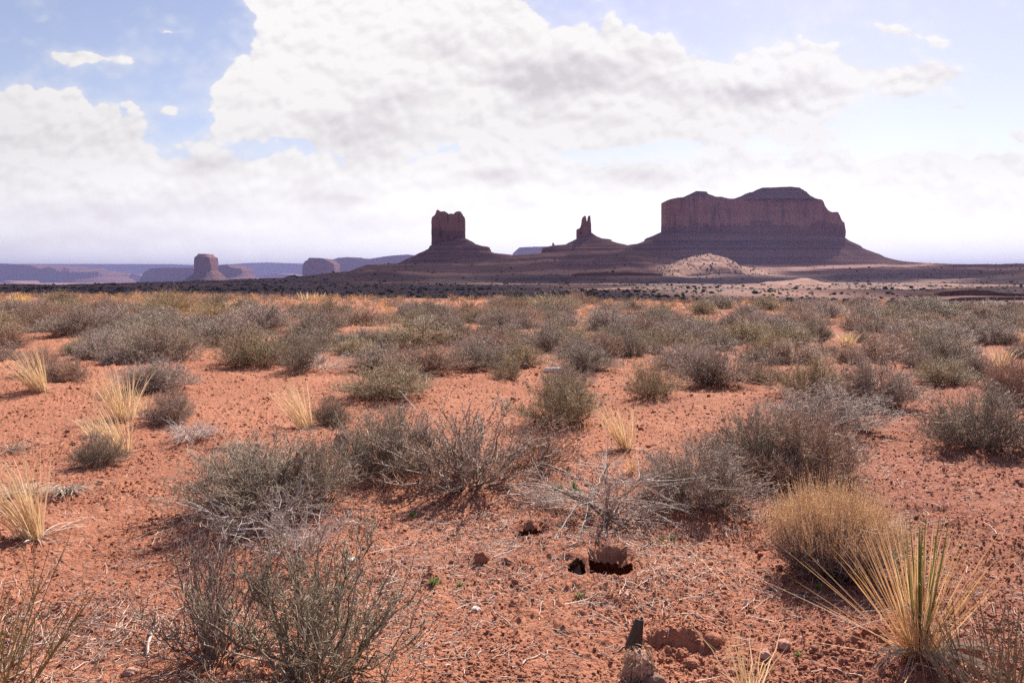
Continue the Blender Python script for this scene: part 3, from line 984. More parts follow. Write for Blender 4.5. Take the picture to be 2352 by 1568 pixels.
# twin spires
build_butte('rock_spires', 'twin needle spires rising from a shoulder block on a broad stepped cone', 'rock spires', 3050.0, 45.0,
            c2([(2024, 300), (2027, 283), (2035, 278), (2048, 277), (2052, 268), (2060, 250), (2064, 212), (2070, 198), (2079, 192), (2086, 196), (2090, 216), (2094, 240), (2100, 242), (2105, 205), (2109, 190), (2117, 190), (2120, 228), (2125, 258), (2127, 305)]),
            430.7 + 352 * 0.3418,
            c2([(2020, 348), (1980, 369), (1950, 385), (1860, 391), (1800, 405), (1785, 450), (1600, 500), (1450, 560)]),
            c2([(2130, 306), (2160, 330), (2200, 347), (2254, 350), (2259, 362), (2300, 375), (2360, 388), (2500, 440), (2700, 540)]),
            n=240, lv=44, flute=0.035, seed=23, p=0.6, front=1.0)
build_butte('rock_pinnacle', 'tiny lone pinnacle standing on the ridge just left of the twin spires', 'rock pinnacle', 3600.0, 10.0,
            c2([(1861, 392), (1864, 374), (1868, 370), (1873, 374), (1877, 383), (1884, 390)]), 430.7 + 400 * 0.3418, n=50, lv=14, seed=29, p=0.8, flute=0.03)
# far rocks, each fading in the air
build_butte('butte', 'narrow tower butte with a flat cap and flared foot, far off on the left', 'butte', 7000.0, 230.0,
            c1([(1326, 285), (1328, 255), (1334, 228), (1342, 216), (1360, 212), (1400, 212), (1420, 214), (1434, 220), (1440, 250), (1446, 300)]), 516.8 + 325 * 0.3418,
            c1([(1326, 318), (1275, 364), (1240, 382), (1150, 410)]), c1([(1447, 306), (1490, 345), (1520, 370), (1600, 410)]),
            mats=(M_FAR, M_FAR), caps=((c1([(1343, 213), (1346, 199), (1360, 195), (1412, 196), (1419, 202), (1421, 214)]), 516.8 + 218 * 0.3418, 0.05, 77),), n=200, lv=36, flute=0.016, seed=31, p=0.36, taper=0.0)
build_butte('mesa', 'long lumpy blue mesa low on the skyline at the left edge', 'mesa', 14000.0, 1800.0,
            c1([(-160, 300), (-60, 330), (8, 335), (25, 290), (40, 276), (100, 266), (200, 264), (300, 268), (400, 276), (465, 298), (482, 296), (525, 285), (560, 300), (585, 326), (598, 312), (625, 305), (640, 320), (700, 320), (742, 318), (765, 312), (772, 350)]), 516.8 + 405 * 0.3418,
            c1([(0, 370), (-40, 410)]), c1([(772, 345), (830, 375), (880, 405)]), mats=(M_FAR, M_FAR), n=360, lv=30, flute=0.10, seed=37, p=0.4, taper=0.1)
build_butte('mesa', 'low blue mesa running into the narrow tower butte from the left', 'mesa', 11500.0, 900.0,
            c1([(995, 372), (1020, 345), (1060, 316), (1092, 296), (1140, 292), (1200, 290), (1330, 290), (1420, 292)]), 516.8 + 385 * 0.3418, mats=(M_FAR, M_FAR), n=220, lv=24, flute=0.10, seed=41, p=0.45, taper=0.2)
build_butte('mesa', 'flat blue mesa running out to the right behind the narrow tower butte', 'mesa', 10500.0, 700.0,
            c1([(1380, 275), (1446, 272), (1590, 272), (1604, 285), (1645, 293), (1652, 290), (1661, 293), (1668, 325)]), 516.8 + 355 * 0.3418,
            c1([(1385, 350), (1350, 380)]), c1([(1668, 322), (1690, 350), (1740, 355), (1800, 366)]), mats=(M_FAR, M_FAR), n=220, lv=28, flute=0.07, seed=43, p=0.42)
build_butte('mesa', 'domed blue mesa with rounded shoulders halfway between tower and square butte', 'mesa', 9000.0, 520.0,
            c1([(2048, 330), (2054, 285), (2065, 256), (2104, 236), (2110, 225), (2150, 224), (2200, 227), (2230, 240), (2264, 262), (2270, 330)]), 516.8 + 372 * 0.3418, mats=(M_FAR, M_FAR), n=240, lv=30, flute=0.05, seed=47, p=0.55)
build_butte('mesa', 'long pale blue mesa sloping up behind the left foot of the square butte', 'mesa', 13000.0, 1200.0,
            c2([(404, 540), (406, 497), (420, 490), (470, 478), (530, 474), (620, 478), (640, 487), (690, 484), (700, 476), (760, 470), (850, 462), (930, 457), (1010, 470), (1060, 520)]), 430.7 + 600 * 0.3418, mats=(M_FAR, M_FAR), n=260, lv=26, flute=0.06, seed=53, p=0.4)
build_butte('mesa', 'small blue flat mesa showing in the gap left of the twin spires', 'mesa', 12000.0, 700.0,
            c2([(1596, 446), (1640, 409), (1690, 405), (1822, 402), (1850, 420), (1880, 450)]), 430.7 + 500 * 0.3418, mats=(M_FAR, M_FAR), n=160, lv=20, flute=0.05, seed=59, p=0.5, taper=0.2)
build_butte('plateau', 'very long level plateau forming the pale skyline behind the left rocks', 'plateau', 24000.0, 3000.0,
            c1([(-900, 262), (-300, 258), (40, 260), (80, 268), (400, 267), (900, 268), (1190, 271), (1260, 267), (1320, 270), (1500, 278), (1600, 276), (1650, 268), (1700, 269), (1750, 262), (1900, 258), (2050, 264), (2300, 268), (2700, 270)]), 516.8 + 400 * 0.3418, mats=(M_FAR, M_FAR), n=420, lv=26, flute=0.12, seed=61, p=0.3, taper=0.5)


def build_sand_bumps():
    lst = [('rock_ridge', 'low broken sunlit ridge on the far plain left of the tower butte', 15500.0, c1([(765, 372), (775, 335), (800, 325), (840, 345), (880, 338), (920, 342), (960, 330), (1000, 335), (1040, 372)]), 63),
           ('rock_ridge', 'low pale hump at the foot of the long lumpy mesa', 12500.0, c1([(55, 402), (90, 380), (140, 374), (180, 380), (190, 402)]), 64),
           ('rock_ridge', 'low pale ridge under the plateau left of the domed mesa', 17000.0, c1([(1640, 372), (1720, 345), (1800, 340), (1880, 325), (1960, 330), (2040, 345), (2100, 372)]), 66)]
    for nm, lb, D, top, sd in lst:
        build_butte(nm, lb, 'rock ridge', D, 900.0, top, max(b for a, b in top) + 4, mats=(M_PALE, M_FAR), n=120, lv=14, flute=0.12, seed=sd, p=0.7, taper=0.4)


build_sand_bumps()


# pale mound below the mesa and the sunlit slabs in front of it
def build_mound(name, label, D, pts, depth, seed, mat):
    px = np.array([a for a, b in pts])
    X = np.array([W3(a, b, D)[0] for a, b in pts])
    Zt = np.array([W3(a, b, D)[1] for a, b in pts])
    n, k = 200, 70
    u = np.linspace(X[0], X[-1], n)
    v = np.linspace(-1, 1, k)
    U, Vv = np.meshgrid(u, v)
    prof = np.interp(U, X, Zt)
    zb = Zt.min() - 14.0
    sh = np.sqrt(np.clip(1 - Vv ** 2, 0, 1)) ** 1.3
    hgt = Zt.max() - Zt.min()
    Z = zb + (prof - zb) * sh * (1 + 0.10 * fbm(U / 70.0, Vv * depth / 45.0, seed + 3, 3)) - 0.16 * hgt * np.abs(fbm(U / 26.0 + 0.6 * Vv, Vv * depth / 90.0, seed, 4)) * sh
    Y = D + Vv * depth
    V = np.stack([U - X.mean(), Y - D, Z], -1).reshape(-1, 3)
    idx = np.arange(n * k).reshape(k, n)
    Fq = np.stack([idx[:-1, :-1], idx[:-1, 1:], idx[1:, 1:], idx[1:, :-1]], -1).reshape(-1, 4)
    o = obj(name, mesh_from(name, [(V, Fq, 0)], [mat], True), None, (X.mean(), D, 0))
    return o, (U.ravel(), Y.ravel(), Z.ravel())


hill, HP = build_mound('sand_hill', '', 2150.0, c3([(230, 545), (320, 522), (400, 492), (470, 462), (540, 450), (620, 447), (680, 458), (710, 490), (760, 506), (830, 516), (860, 545)]), 190.0, 81, M_PALE)
tag(hill, 'pale sunlit sand hill at the foot of the big mesa', None, None, 'structure')
slab, SP = build_mound('rock_outcrop', '', 1050.0, c3([(830, 612), (880, 602), (940, 590), (1010, 588), (1080, 580), (1140, 572), (1180, 584), (1230, 596), (1290, 612)]), 70.0, 83, M_PALE)
tag(slab, 'pale sunlit slickrock slabs in the valley in front of the big mesa', 'rock outcrop')


# dark ledges on the right, near the crest
def build_ledge(name, label, D, pts, base, depth, seed):
    cm, info = cliff_mesh(pts, base, D, depth, n=200, lv=22, flute=0.22, seed=seed, p=0.6, taper=0.5)
    V, Fq, mi = cm
    xm = (info[0] + info[1]) / 2
    o = obj(name, mesh_from(name, [(V - np.array([xm, D, 0]), Fq, 0)], [M_LEDGE], False), None, (xm, D, 0))
    return tag(o, label, 'rock ledge')


build_ledge('rock_ledge', 'dark layered rock ledge just beyond the crest near the right edge', 420.0, c3([(1780, 668), (1830, 650), (1900, 640), (1990, 632), (2060, 634), (2110, 646), (2200, 652), (2300, 658), (2420, 655)]), 402 + 690 * 0.41406, 26.0, 91)
build_ledge('rock_ledge', 'lower dark red cutbank in front of the layered ledge at the right', 330.0, c3([(1860, 690), (1950, 676), (2100, 672), (2250, 674), (2400, 678), (2500, 672)]), 402 + 716 * 0.41406, 20.0, 92)
build_ledge('rock_ledge', 'thin dark ledge farther back at the right edge', 900.0, c3([(2120, 628), (2160, 612), (2240, 612), (2352, 616), (2480, 612)]), 402 + 634 * 0.41406, 40.0, 93)
build_ledge('rock_ledge', 'long low red ledge across the valley below the square butte', 1500.0, c2([(1990, 585), (2030, 575), (2150, 572), (2352, 571), (2500, 574), (2600, 584)]), 430.7 + 594 * 0.3418, 60.0, 94)

# ----------------------------------------------------------------------------
# clouds overhead, outside the picture: their shadows darken the valley
# ----------------------------------------------------------------------------
def build_clouds():
    m, t = material('cloud')
    pos = t.n('ShaderNodeNewGeometry').outputs['Position']
    c = t.mix(t.noise(pos, 0.004, 4, 0.5), rgb(0.80, 0.80, 0.82), rgb(0.88, 0.88, 0.88))
    out = t.n('ShaderNodeOutputMaterial')
    df = t.n('ShaderNodeBsdfDiffuse')
    t.set(df.inputs[0], c)
    tp = t.n('ShaderNodeBsdfTransparent')
    ms = t.n('ShaderNodeMixShader')
    ms.inputs[0].default_value = 0.44            # thin clouds: part of the sun comes through
    t.t.links.new(df.outputs[0], ms.inputs[1])
    t.t.links.new(tp.outputs[0], ms.inputs[2])
    t.t.links.new(ms.outputs[0], out.inputs[0])
    h = 4500.0
    sx, sy = sun_dir.x / sun_dir.z, sun_dir.y / sun_dir.z
    v, f = subdiv_ico(4)
    parts = []
    # shadow centre on the ground and half sizes
    for i, (gx, gy, rx, ry) in enumerate([
        (-560, 820, 560, 560), (-330, 430, 420, 330), (50, 300, 100, 75), (-100, 1500, 620, 300), (-900, 1500, 700, 500), (-300, 2300, 650, 330),
        (300, 2350, 180, 170), (560, 2560, 420, 150), (350, 2800, 1600, 265), (1750, 2330, 460, 230), (1000, 1900, 200, 80), (-330, 430, 400, 310), (-560, 820, 520, 520), (-700, 2500, 600, 260), (620, 500, 420, 240), (1150, 1200, 540, 330), (1250, 1800, 560, 240), (300, 1640, 330, 230), (60, 900, 130, 200), (-140, 1990, 500, 290), (1400, 2150, 560, 230), (-1100, 1900, 600, 400), (980, 2060, 280, 180), (620, 1730, 320, 150)]):
        q = v * np.array([rx, ry, 90.0 + 0.12 * min(rx, ry)])
        ax = np.arctan2(v[:, 1], v[:, 0])
        bump = 1 + 0.16 * fbm(np.cos(ax) * 1.7 + i * 9, np.sin(ax) * 1.7 + v[:, 2], 101 + i, 5)
        q[:, :2] *= bump[:, None]
        q[:, 2] += 70.0 * fbm(q[:, 0] / 190.0, q[:, 1] / 190.0, 131 + i, 4)
        hh = h if gy < 5000 else 6500.0
        q += np.array([gx + sx * hh, gy + sy * hh, hh])
        parts.append((q, f, 0))
    o = obj('clouds', mesh_from('clouds', parts, [m], True))
    tag(o, 'white clouds overhead shading the valley floor', None, None, 'stuff')


build_clouds()

# ----------------------------------------------------------------------------
# plants
# ----------------------------------------------------------------------------
def bez(a, b, c, k):
    s = np.linspace(0, 1, k)[None, :, None]
    return a[:, None] * (1 - s) ** 2 + 2 * b[:, None] * s * (1 - s) + c[:, None] * s ** 2


def shrub_parts(seed, n_main=60, n_sec=500, n_ter=3600, n_leaf=9000, leaf=0.008, W=1.0, H=0.6, upright=0.3, r0=0.0045, jit=0.014, ter_len=0.05, gap=0.12, silver=0.3):
    g = np.random.default_rng(seed)
    ph = g.uniform(0, 2 * math.pi, n_main)
    se = g.uniform(0.0, 1.0, n_main) ** 1.15
    ce = np.sqrt(1 - se ** 2)
    lob = 1 + 0.20 * np.sin(ph * 2 + g.uniform(0, 6)) + 0.14 * np.sin(ph * 3 + g.uniform(0, 6))
    rad = g.uniform(0.62, 1.0, n_main) * lob
    tip = np.stack([np.cos(ph) * ce * W / 2 * rad, np.sin(ph) * ce * W / 2 * rad, (gap + (1 - gap) * se) * H * g.uniform(0.72, 1.0, n_main)], -1)
    base = np.stack([np.cos(ph), np.sin(ph), 0 * ph], -1) * (g.uniform(0, 0.11 * W, n_main))[:, None]
    base[:, 2] = -0.03
    ctrl = tip * np.array([0.62 - upright * 0.5, 0.62 - upright * 0.5, 0.38])
    P = bez(base, ctrl, tip, 7)
    P[:, 1:] += g.normal(size=(n_main, 6, 3)) * jit
    Wm = np.linspace(1.0, 0.35, 7)[None] * g.uniform(0.6, 1.3, n_main)[:, None] * r0
    stems = [tubes(P, Wm, 4, 0)]
    # side branches
    i = g.integers(0, n_main, n_sec)
    tt = g.uniform(0.22, 1.0, n_sec) ** 0.8
    k0 = np.minimum((tt * 6).astype(int), 5)
    fr = (tt * 6 - k0)[:, None]
    s0 = P[i, k0] * (1 - fr) + P[i, k0 + 1] * fr
    tan = unit(P[i, k0 + 1] - P[i, k0])
    d = unit(tan * 0.8 + np.array([0, 0, 0.45 + upright]) + g.normal(size=(n_sec, 3)) * 0.55)
    ln = g.uniform(0.07, 0.20, n_sec) * (W + H) / 1.5
    e = s0 + d * ln[:, None]
    c = s0 + d * ln[:, None] * 0.5 + g.normal(size=(n_sec, 3)) * 0.012
    Q = bez(s0, c, e, 4)
    Q[:, 1:] += g.normal(size=(n_sec, 3, 3)) * jit * 0.5
    stems.append(tubes(Q, np.linspace(1, 0.45, 4)[None] * g.uniform(0.6, 1.2, n_sec)[:, None] * r0 * 0.42, 3, 0))
    # twigs
    j = g.integers(0, n_sec, n_ter)
    tt = g.uniform(0.15, 1.0, n_ter)
    k0 = np.minimum((tt * 3).astype(int), 2)
    fr = (tt * 3 - k0)[:, None]
    s1 = Q[j, k0] * (1 - fr) + Q[j, k0 + 1] * fr
    d1 = unit(unit(Q[j, 3] - Q[j, 0]) * 0.7 + np.array([0, 0, 0.25 + upright]) + g.normal(size=(n_ter, 3)) * 0.75)
    ln1 = g.uniform(0.4, 1.3, n_ter) * ter_len
    e1 = s1 + d1 * ln1[:, None]
    m1 = (s1 + e1) / 2 + g.normal(size=(n_ter, 3)) * 0.004
    T = np.stack([s1, m1, e1], 1)
    Wt = np.linspace(1, 0.5, 3)[None] * g.uniform(0.7, 1.3, n_ter)[:, None] * r0 * 0.26
    ks = int(n_ter * (1 - silver))
    twigs = tubes(T[:ks], Wt[:ks], 3, 0)
    tips = tubes(T[ks:], Wt[ks:] * 1.15, 3, 2)
    ip = g.integers(0, n_ter, n_leaf)
    tt = g.uniform(0.1, 1.0, n_leaf)[:, None]
    C = s1[ip] * (1 - tt) + e1[ip] * tt
    D = d1[ip] * 0.6 + g.normal(size=(n_leaf, 3)) * 0.7
    global rng
    keep, rng = rng, g
    lv = leaflets(C, D, g.uniform(0.6, 1.5, n_leaf) * leaf, g.uniform(0.12, 0.25, n_leaf) * leaf, 0)
    rng = keep
    return stems, twigs, lv, tips


PROTO = {}


def proto(kind, seed, **kw):
    stems, twigs, lv, tips = shrub_parts(seed, **kw)
    W0 = 2 * np.percentile(np.abs(np.concatenate([lv[0][:, 0], lv[0][:, 1], twigs[0][:, 0], twigs[0][:, 1]])), 91)
    H0 = np.percentile(twigs[0][:, 2], 95)
    st = mesh_from('stem', stems, [M_WOOD])
    V2, F2, _ = lv
    fo = mesh_from('foliage', [twigs, (V2, F2, 1), tips], [M_WOOD, M_LEAF, M_TWIG])
    PROTO.setdefault(kind, []).append((st, fo, W0, H0))


for q in range(5):
    proto('dense', 200 + q, n_main=100, n_sec=1150, n_ter=9000, n_leaf=8000, leaf=0.011, W=1.0, H=0.6, upright=0.12 + 0.05 * q, ter_len=0.055)
for q in range(3):
    proto('leafy', 230 + q, n_main=90, n_sec=850, n_ter=4800, n_leaf=8500, leaf=0.012, W=1.0, H=0.65, upright=0.3, r0=0.0042, ter_len=0.05)
for q in range(3):
    proto('bare', 250 + q, n_main=50, n_sec=400, n_ter=1500, n_leaf=400, leaf=0.008, W=1.0, H=0.85, upright=0.40, r0=0.0072, ter_len=0.06, jit=0.018)
for q in range(2):
    proto('open', 260 + q, n_main=50, n_sec=470, n_ter=1900, n_leaf=4600, leaf=0.013, W=1.0, H=0.72, upright=0.35, r0=0.0074, ter_len=0.06, jit=0.017)
for q in range(2):
    proto('tall', 270 + q, n_main=120, n_sec=1500, n_ter=3500, n_leaf=5000, leaf=0.012, W=1.0, H=0.7, upright=0.9, r0=0.0030, ter_len=0.07, jit=0.006)


def add_shrub(kind, v, x, y, z, w, h, tint, label, group, rz):
    lst = PROTO[kind]
    st, fo, W0, H0 = lst[v % len(lst)]
    root = thing('desert_shrub', label, 'shrub', (x, y, z), rz, (w / W0, w / W0, h / H0), group)
    for nm, me in (('stem', st), ('foliage', fo)):
        o = obj(nm, me, root)
        o.color = (*tint, 1.0)
    return root


USED = []
LITTER_SPOTS = []


def near_shrubs():
    g = np.random.default_rng(91)
    for k, (px, py, wpx, hpx, kind, tint, label) in enumerate(SHRUBS):
        x, y, z = place(px, py - 0.10 * wpx)
        w = wpx / F * y * 0.97
        yf = y
        ztop = EYE - (py - hpx - HY) / F * yf
        h = max(ztop - z, 0.34 * w, 0.12)
        add_shrub(kind, k, x, y, z, w, h * 0.94, tint, label, 'shrubs on the red plain', g.uniform(0, 6.28))
        USED.append((x, y, w * 0.5))
        if y < 11:
            LITTER_SPOTS.append((x, y, w))


near_shrubs()

# the scrub that fills the plain up to the crest
G_FILL = np.random.default_rng(123)
TINTS = [('grey', T_GREY), ('olive', T_OLIVE), ('brown', T_BROWN), ('dark', T_DARK), ('silvery', T_SILV)]
ZONES = [(-9e9, 330, 'under the long lumpy mesa'), (330, 620, 'under the far tower butte'), (620, 880, 'under the domed blue mesa'), (880, 1140, 'under the square butte'), (1140, 1460, 'under the twin spires'), (1460, 1720, 'under the sunlit sand hill'), (1720, 2000, 'under the mesa summit'), (2000, 9e9, 'under the layered ledges')]


def crest_r(px):
    return np.interp(px, [-400, 0, 500, 900, 1300, 2000, 2352, 2800], [86, 82, 78, 60, 52, 47, 37, 32])


def fill_positions():
    g = G_FILL
    pts = [(a, b, c) for a, b, c in USED]
    grassy = [flat(q[0], q[1])[:2] for q in GRASS]
    new = []
    tries = 0
    while tries < 26000:
        tries += 1
        d = math.sqrt(g.uniform(14.5 ** 2, 92.0 ** 2))
        px = g.uniform(-60, 2412)
        if d > crest_r(px) + 6:
            continue
        x = (px - CX) / F * d
        dens = 0.07 + 0.30 * float(sstep(22, 36, d)) + (0.12 + 0.34 * float(sstep(22, 36, d))) * float(perlin(x / 5.0, d / 7.0, 141))
        if px > 1500:
            dens += 0.09
        if g.uniform() > dens:
            continue
        w = float(np.clip(g.normal(0.74, 0.28), 0.3, 1.45))
        bad = False
        for a, b, c in pts:
            if (a - x) ** 2 + (b - d) ** 2 < ((c + w * 0.5) * 0.74) ** 2:
                bad = True
                break
        if not bad:
            for a, b in grassy:
                if abs(a - x) < 0.5 and -0.2 < b - d < 1.2:
                    bad = True
                    break
        if bad:
            continue
        pts.append((x, d, w * 0.5))
        new.append((x, d, w, px))
    new.sort(key=lambda q: q[1] / q[2])
    return new


FILL = fill_positions()
N_SHRUB = 300 - len(SHRUBS)


def fill_scrub():
    g = G_FILL
    for k, (x, d, w, px) in enumerate(FILL[:N_SHRUB]):
        z = gz(x, d)
        name, tint = TINTS[int(g.integers(0, 5))]
        tint = tuple(np.array(tint) * g.uniform(0.85, 1.2))
        zone = next(zl for a, b, zl in ZONES if a <= px < b)
        band = 'in the nearer scrub' if d < 21 else ('midway across the scrub' if d < 29 else 'far across the scrub')
        size = 'small' if w < 0.7 else ('mid-sized' if w < 1.0 else 'broad')
        kind = 'leafy' if g.uniform() < 0.22 else 'dense'
        add_shrub(kind, int(g.integers(0, 9)), x, d, z - 0.02, w, w * g.uniform(0.36, 0.52), tint, f'{size} {name} shrub {band} {zone}', f'{size} {name} shrubs {band} {zone}', g.uniform(0, 6.28))


fill_scrub()


def far_scrub():
    g = np.random.default_rng(77)
    low = []
    for q in range(4):
        stems, twigs, lv, _tips = shrub_parts(300 + q, silver=0.0, n_main=26, n_sec=90, n_ter=230, n_leaf=420, leaf=0.036, W=1.0, H=0.62, upright=0.3, r0=0.009, ter_len=0.09)
        V = [stems[0][0], stems[1][0], twigs[0], lv[0]]
        low.append((stems, twigs, lv))
    wood, leaf, tw, tl = [], [], [], []
    straw = []
    for k, (x, d, w, px) in enumerate(FILL[N_SHRUB:]):
        z = gz(x, d) - 0.02
        stems, twigs, lv = low[k % 4]
        a = g.uniform(0, 6.28)
        h = w * g.uniform(0.34, 0.52)
        rot = np.array([[math.cos(a), -math.sin(a), 0], [math.sin(a), math.cos(a), 0], [0, 0, 1]])
        S = np.array([w, w, h / 0.62])
        u = g.uniform()
        tint = np.array(TINTS[int(g.integers(0, 5))][1]) * g.uniform(0.8, 1.25)
        if u < 0.25:
            tint = np.array([3.0, 2.15, 1.2]) * g.uniform(0.8, 1.2)

        def tr(v):
            return (v * S) @ rot.T + np.array([x, d, z])
        for p in (stems[1], twigs):
            wood.append((tr(p[0]), p[1], 0))
            tw.append(np.broadcast_to(tint, (len(p[0]), 3)))
        leaf.append((tr(lv[0]), lv[1], 1))
        tl.append(np.broadcast_to(tint, (len(lv[0]), 3)))
    me = mesh_from('far_scrub', wood + leaf, [M_WOOD_F, M_LEAF_F], tint=np.concatenate(tw + tl))
    tag(obj('far_scrub', me), 'dense far scrub reaching the crest of the plain', None, None, 'stuff')


far_scrub()


def grass_mesh(seed, n, h, spread, lean, w=0.0022, curl=0.35, k=7):
    g = np.random.default_rng(seed)
    ph = g.uniform(0, 6.283, n)
    rr = g.uniform(0, 1, n) ** 0.6
    base = np.stack([np.cos(ph) * rr * spread * 0.35, np.sin(ph) * rr * spread * 0.35, np.full(n, -0.02)], -1)
    L = h * g.uniform(0.45, 1.08, n) * (1 + abs(lean) * 0.35)
    dirn = np.stack([np.cos(ph) * rr * 0.42 + lean + g.normal(size=n) * 0.10, np.sin(ph) * rr * 0.42 + g.normal(size=n) * 0.10, np.ones(n)], -1)
    dirn = unit(dirn)
    tip = base + dirn * L[:, None]
    droop = (curl * g.uniform(0, 1, n) ** 2)[:, None] * L[:, None]
    out = unit(dirn * np.array([1, 1, 0]) + 1e-6)
    tip2 = tip + out * droop * 0.7 - np.array([0, 0, 1]) * droop * 0.5
    ctrl = base + dirn * (L * 0.6)[:, None]
    P = bez(base, ctrl, tip2, k)
    P[:, 1:] += g.normal(size=(n, k - 1, 3)) * 0.003
    Wd = np.array([0.8, 1, 1, 0.9, 0.7, 0.45, 0.12])[None] * g.uniform(0.6, 1.3, n)[:, None] * w
    return blades(P, Wd, None, 0)


def build_grass():
    g = np.random.default_rng(501)
    for k, (px, py, hpx, spx, lean, n, nm, label) in enumerate(GRASS):
        x, y, z = place(px, py)
        h = hpx / F * y
        sp = spx / F * y * 2
        root = thing('grass_tuft', label, 'grass tuft', (x, y, z), group='straw grass tufts')
        bw = max(0.0026, 0.00034 * y)
        o = obj('blade_fan', mesh_from('blade_fan', [grass_mesh(600 + k, n, h, sp, lean, w=bw)], [M_STRAW]), root)
        o.color = (1, 1, 1, 1) if k not in (9, 15, 16) else (1.0, 0.92, 0.6, 1)
        if k in (13, 14, 18):
            o.color = (0.95, 0.75, 0.62, 1)
        # collapsed old leaves round the foot
        if y < 14 and k not in (8, 18):
            n2 = 16 if k != 7 else 30
            ph = g.uniform(0, 6.283, n2)
            ln = h * g.uniform(0.25, 0.6, n2)
            a = np.stack([np.cos(ph) * 0.02, np.sin(ph) * 0.02, np.full(n2, 0.0)], -1)
            c = a + np.stack([np.cos(ph) * ln * 0.5, np.sin(ph) * ln * 0.5, ln * 0.25], -1)
            e = a + np.stack([np.cos(ph) * ln, np.sin(ph) * ln, np.full(n2, 0.008)], -1)
            o2 = obj('dead_leaf_skirt', mesh_from('dead_leaf_skirt', [blades(bez(a, c, e, 6), np.array([1, 1, 1, 0.8, 0.5, 0.1])[None] * np.full((n2, 1), 0.003))], [M_DEAD]), root)
            o2.color = (1, 1, 1, 1)


build_grass()


def build_flopped(px, py, wpx, label, seed, n, lean, col):
    """dry grass that has fallen flat and lies combed over the sand."""
    g = np.random.default_rng(seed)
    x, y, z = place(px, py)
    s = wpx / F * y
    ph = g.normal(lean, 0.9, n)
    ln = s * g.uniform(0.35, 1.0, n)
    a = np.stack([g.normal(size=n) * 0.03, g.normal(size=n) * 0.03, g.uniform(0.0, 0.03, n)], -1)
    hgt = ln * g.uniform(0.08, 0.38, n)
    c = a + np.stack([np.cos(ph) * ln * 0.45, np.sin(ph) * ln * 0.45, hgt], -1)
    e = a + np.stack([np.cos(ph + g.normal(size=n) * 0.25) * ln, np.sin(ph) * ln, np.full(n, 0.012)], -1)
    P = bez(a, c, e, 7)
    P[:, 1:] += g.normal(size=(n, 6, 3)) * 0.005
    root = thing('dry_grass', label, 'dry grass', (x, y, z), group='fallen dry grass')
    o = obj('fallen_blade_mat', mesh_from('fallen_blade_mat', [blades(P, np.array([1, 1, 1, 0.9, 0.7, 0.4, 0.1])[None] * g.uniform(0.0016, 0.0032, n)[:, None])], [M_DEAD]), root)
    o.color = (*col, 1)
    return root


build_flopped(150, 1130, 100, 'pale collapsed grass lying flat and combed outward above the large yellow grass', 701, 130, -0.9, (1, 0.95, 0.9))
build_flopped(60, 1140, 120, 'bleached fallen straw at the left edge behind the large yellow grass', 702, 110, 2.6, (1.1, 1.0, 0.85))
build_flopped(20, 1040, 110, 'thin dry wisps of grass at the left edge above the fallen straw', 703, 60, 0.6, (0.9, 0.8, 0.75))
build_flopped(560, 1030, 80, 'pale arching dead grass over the sandy hollow behind the dark rounded shrub', 704, 26, 2.7, (1.1, 0.9, 0.6))
build_flopped(455, 1000, 50, 'whitish dead grass scrap at the edge of the sandy hollow', 705, 24, 1.6, (1, 1, 1))


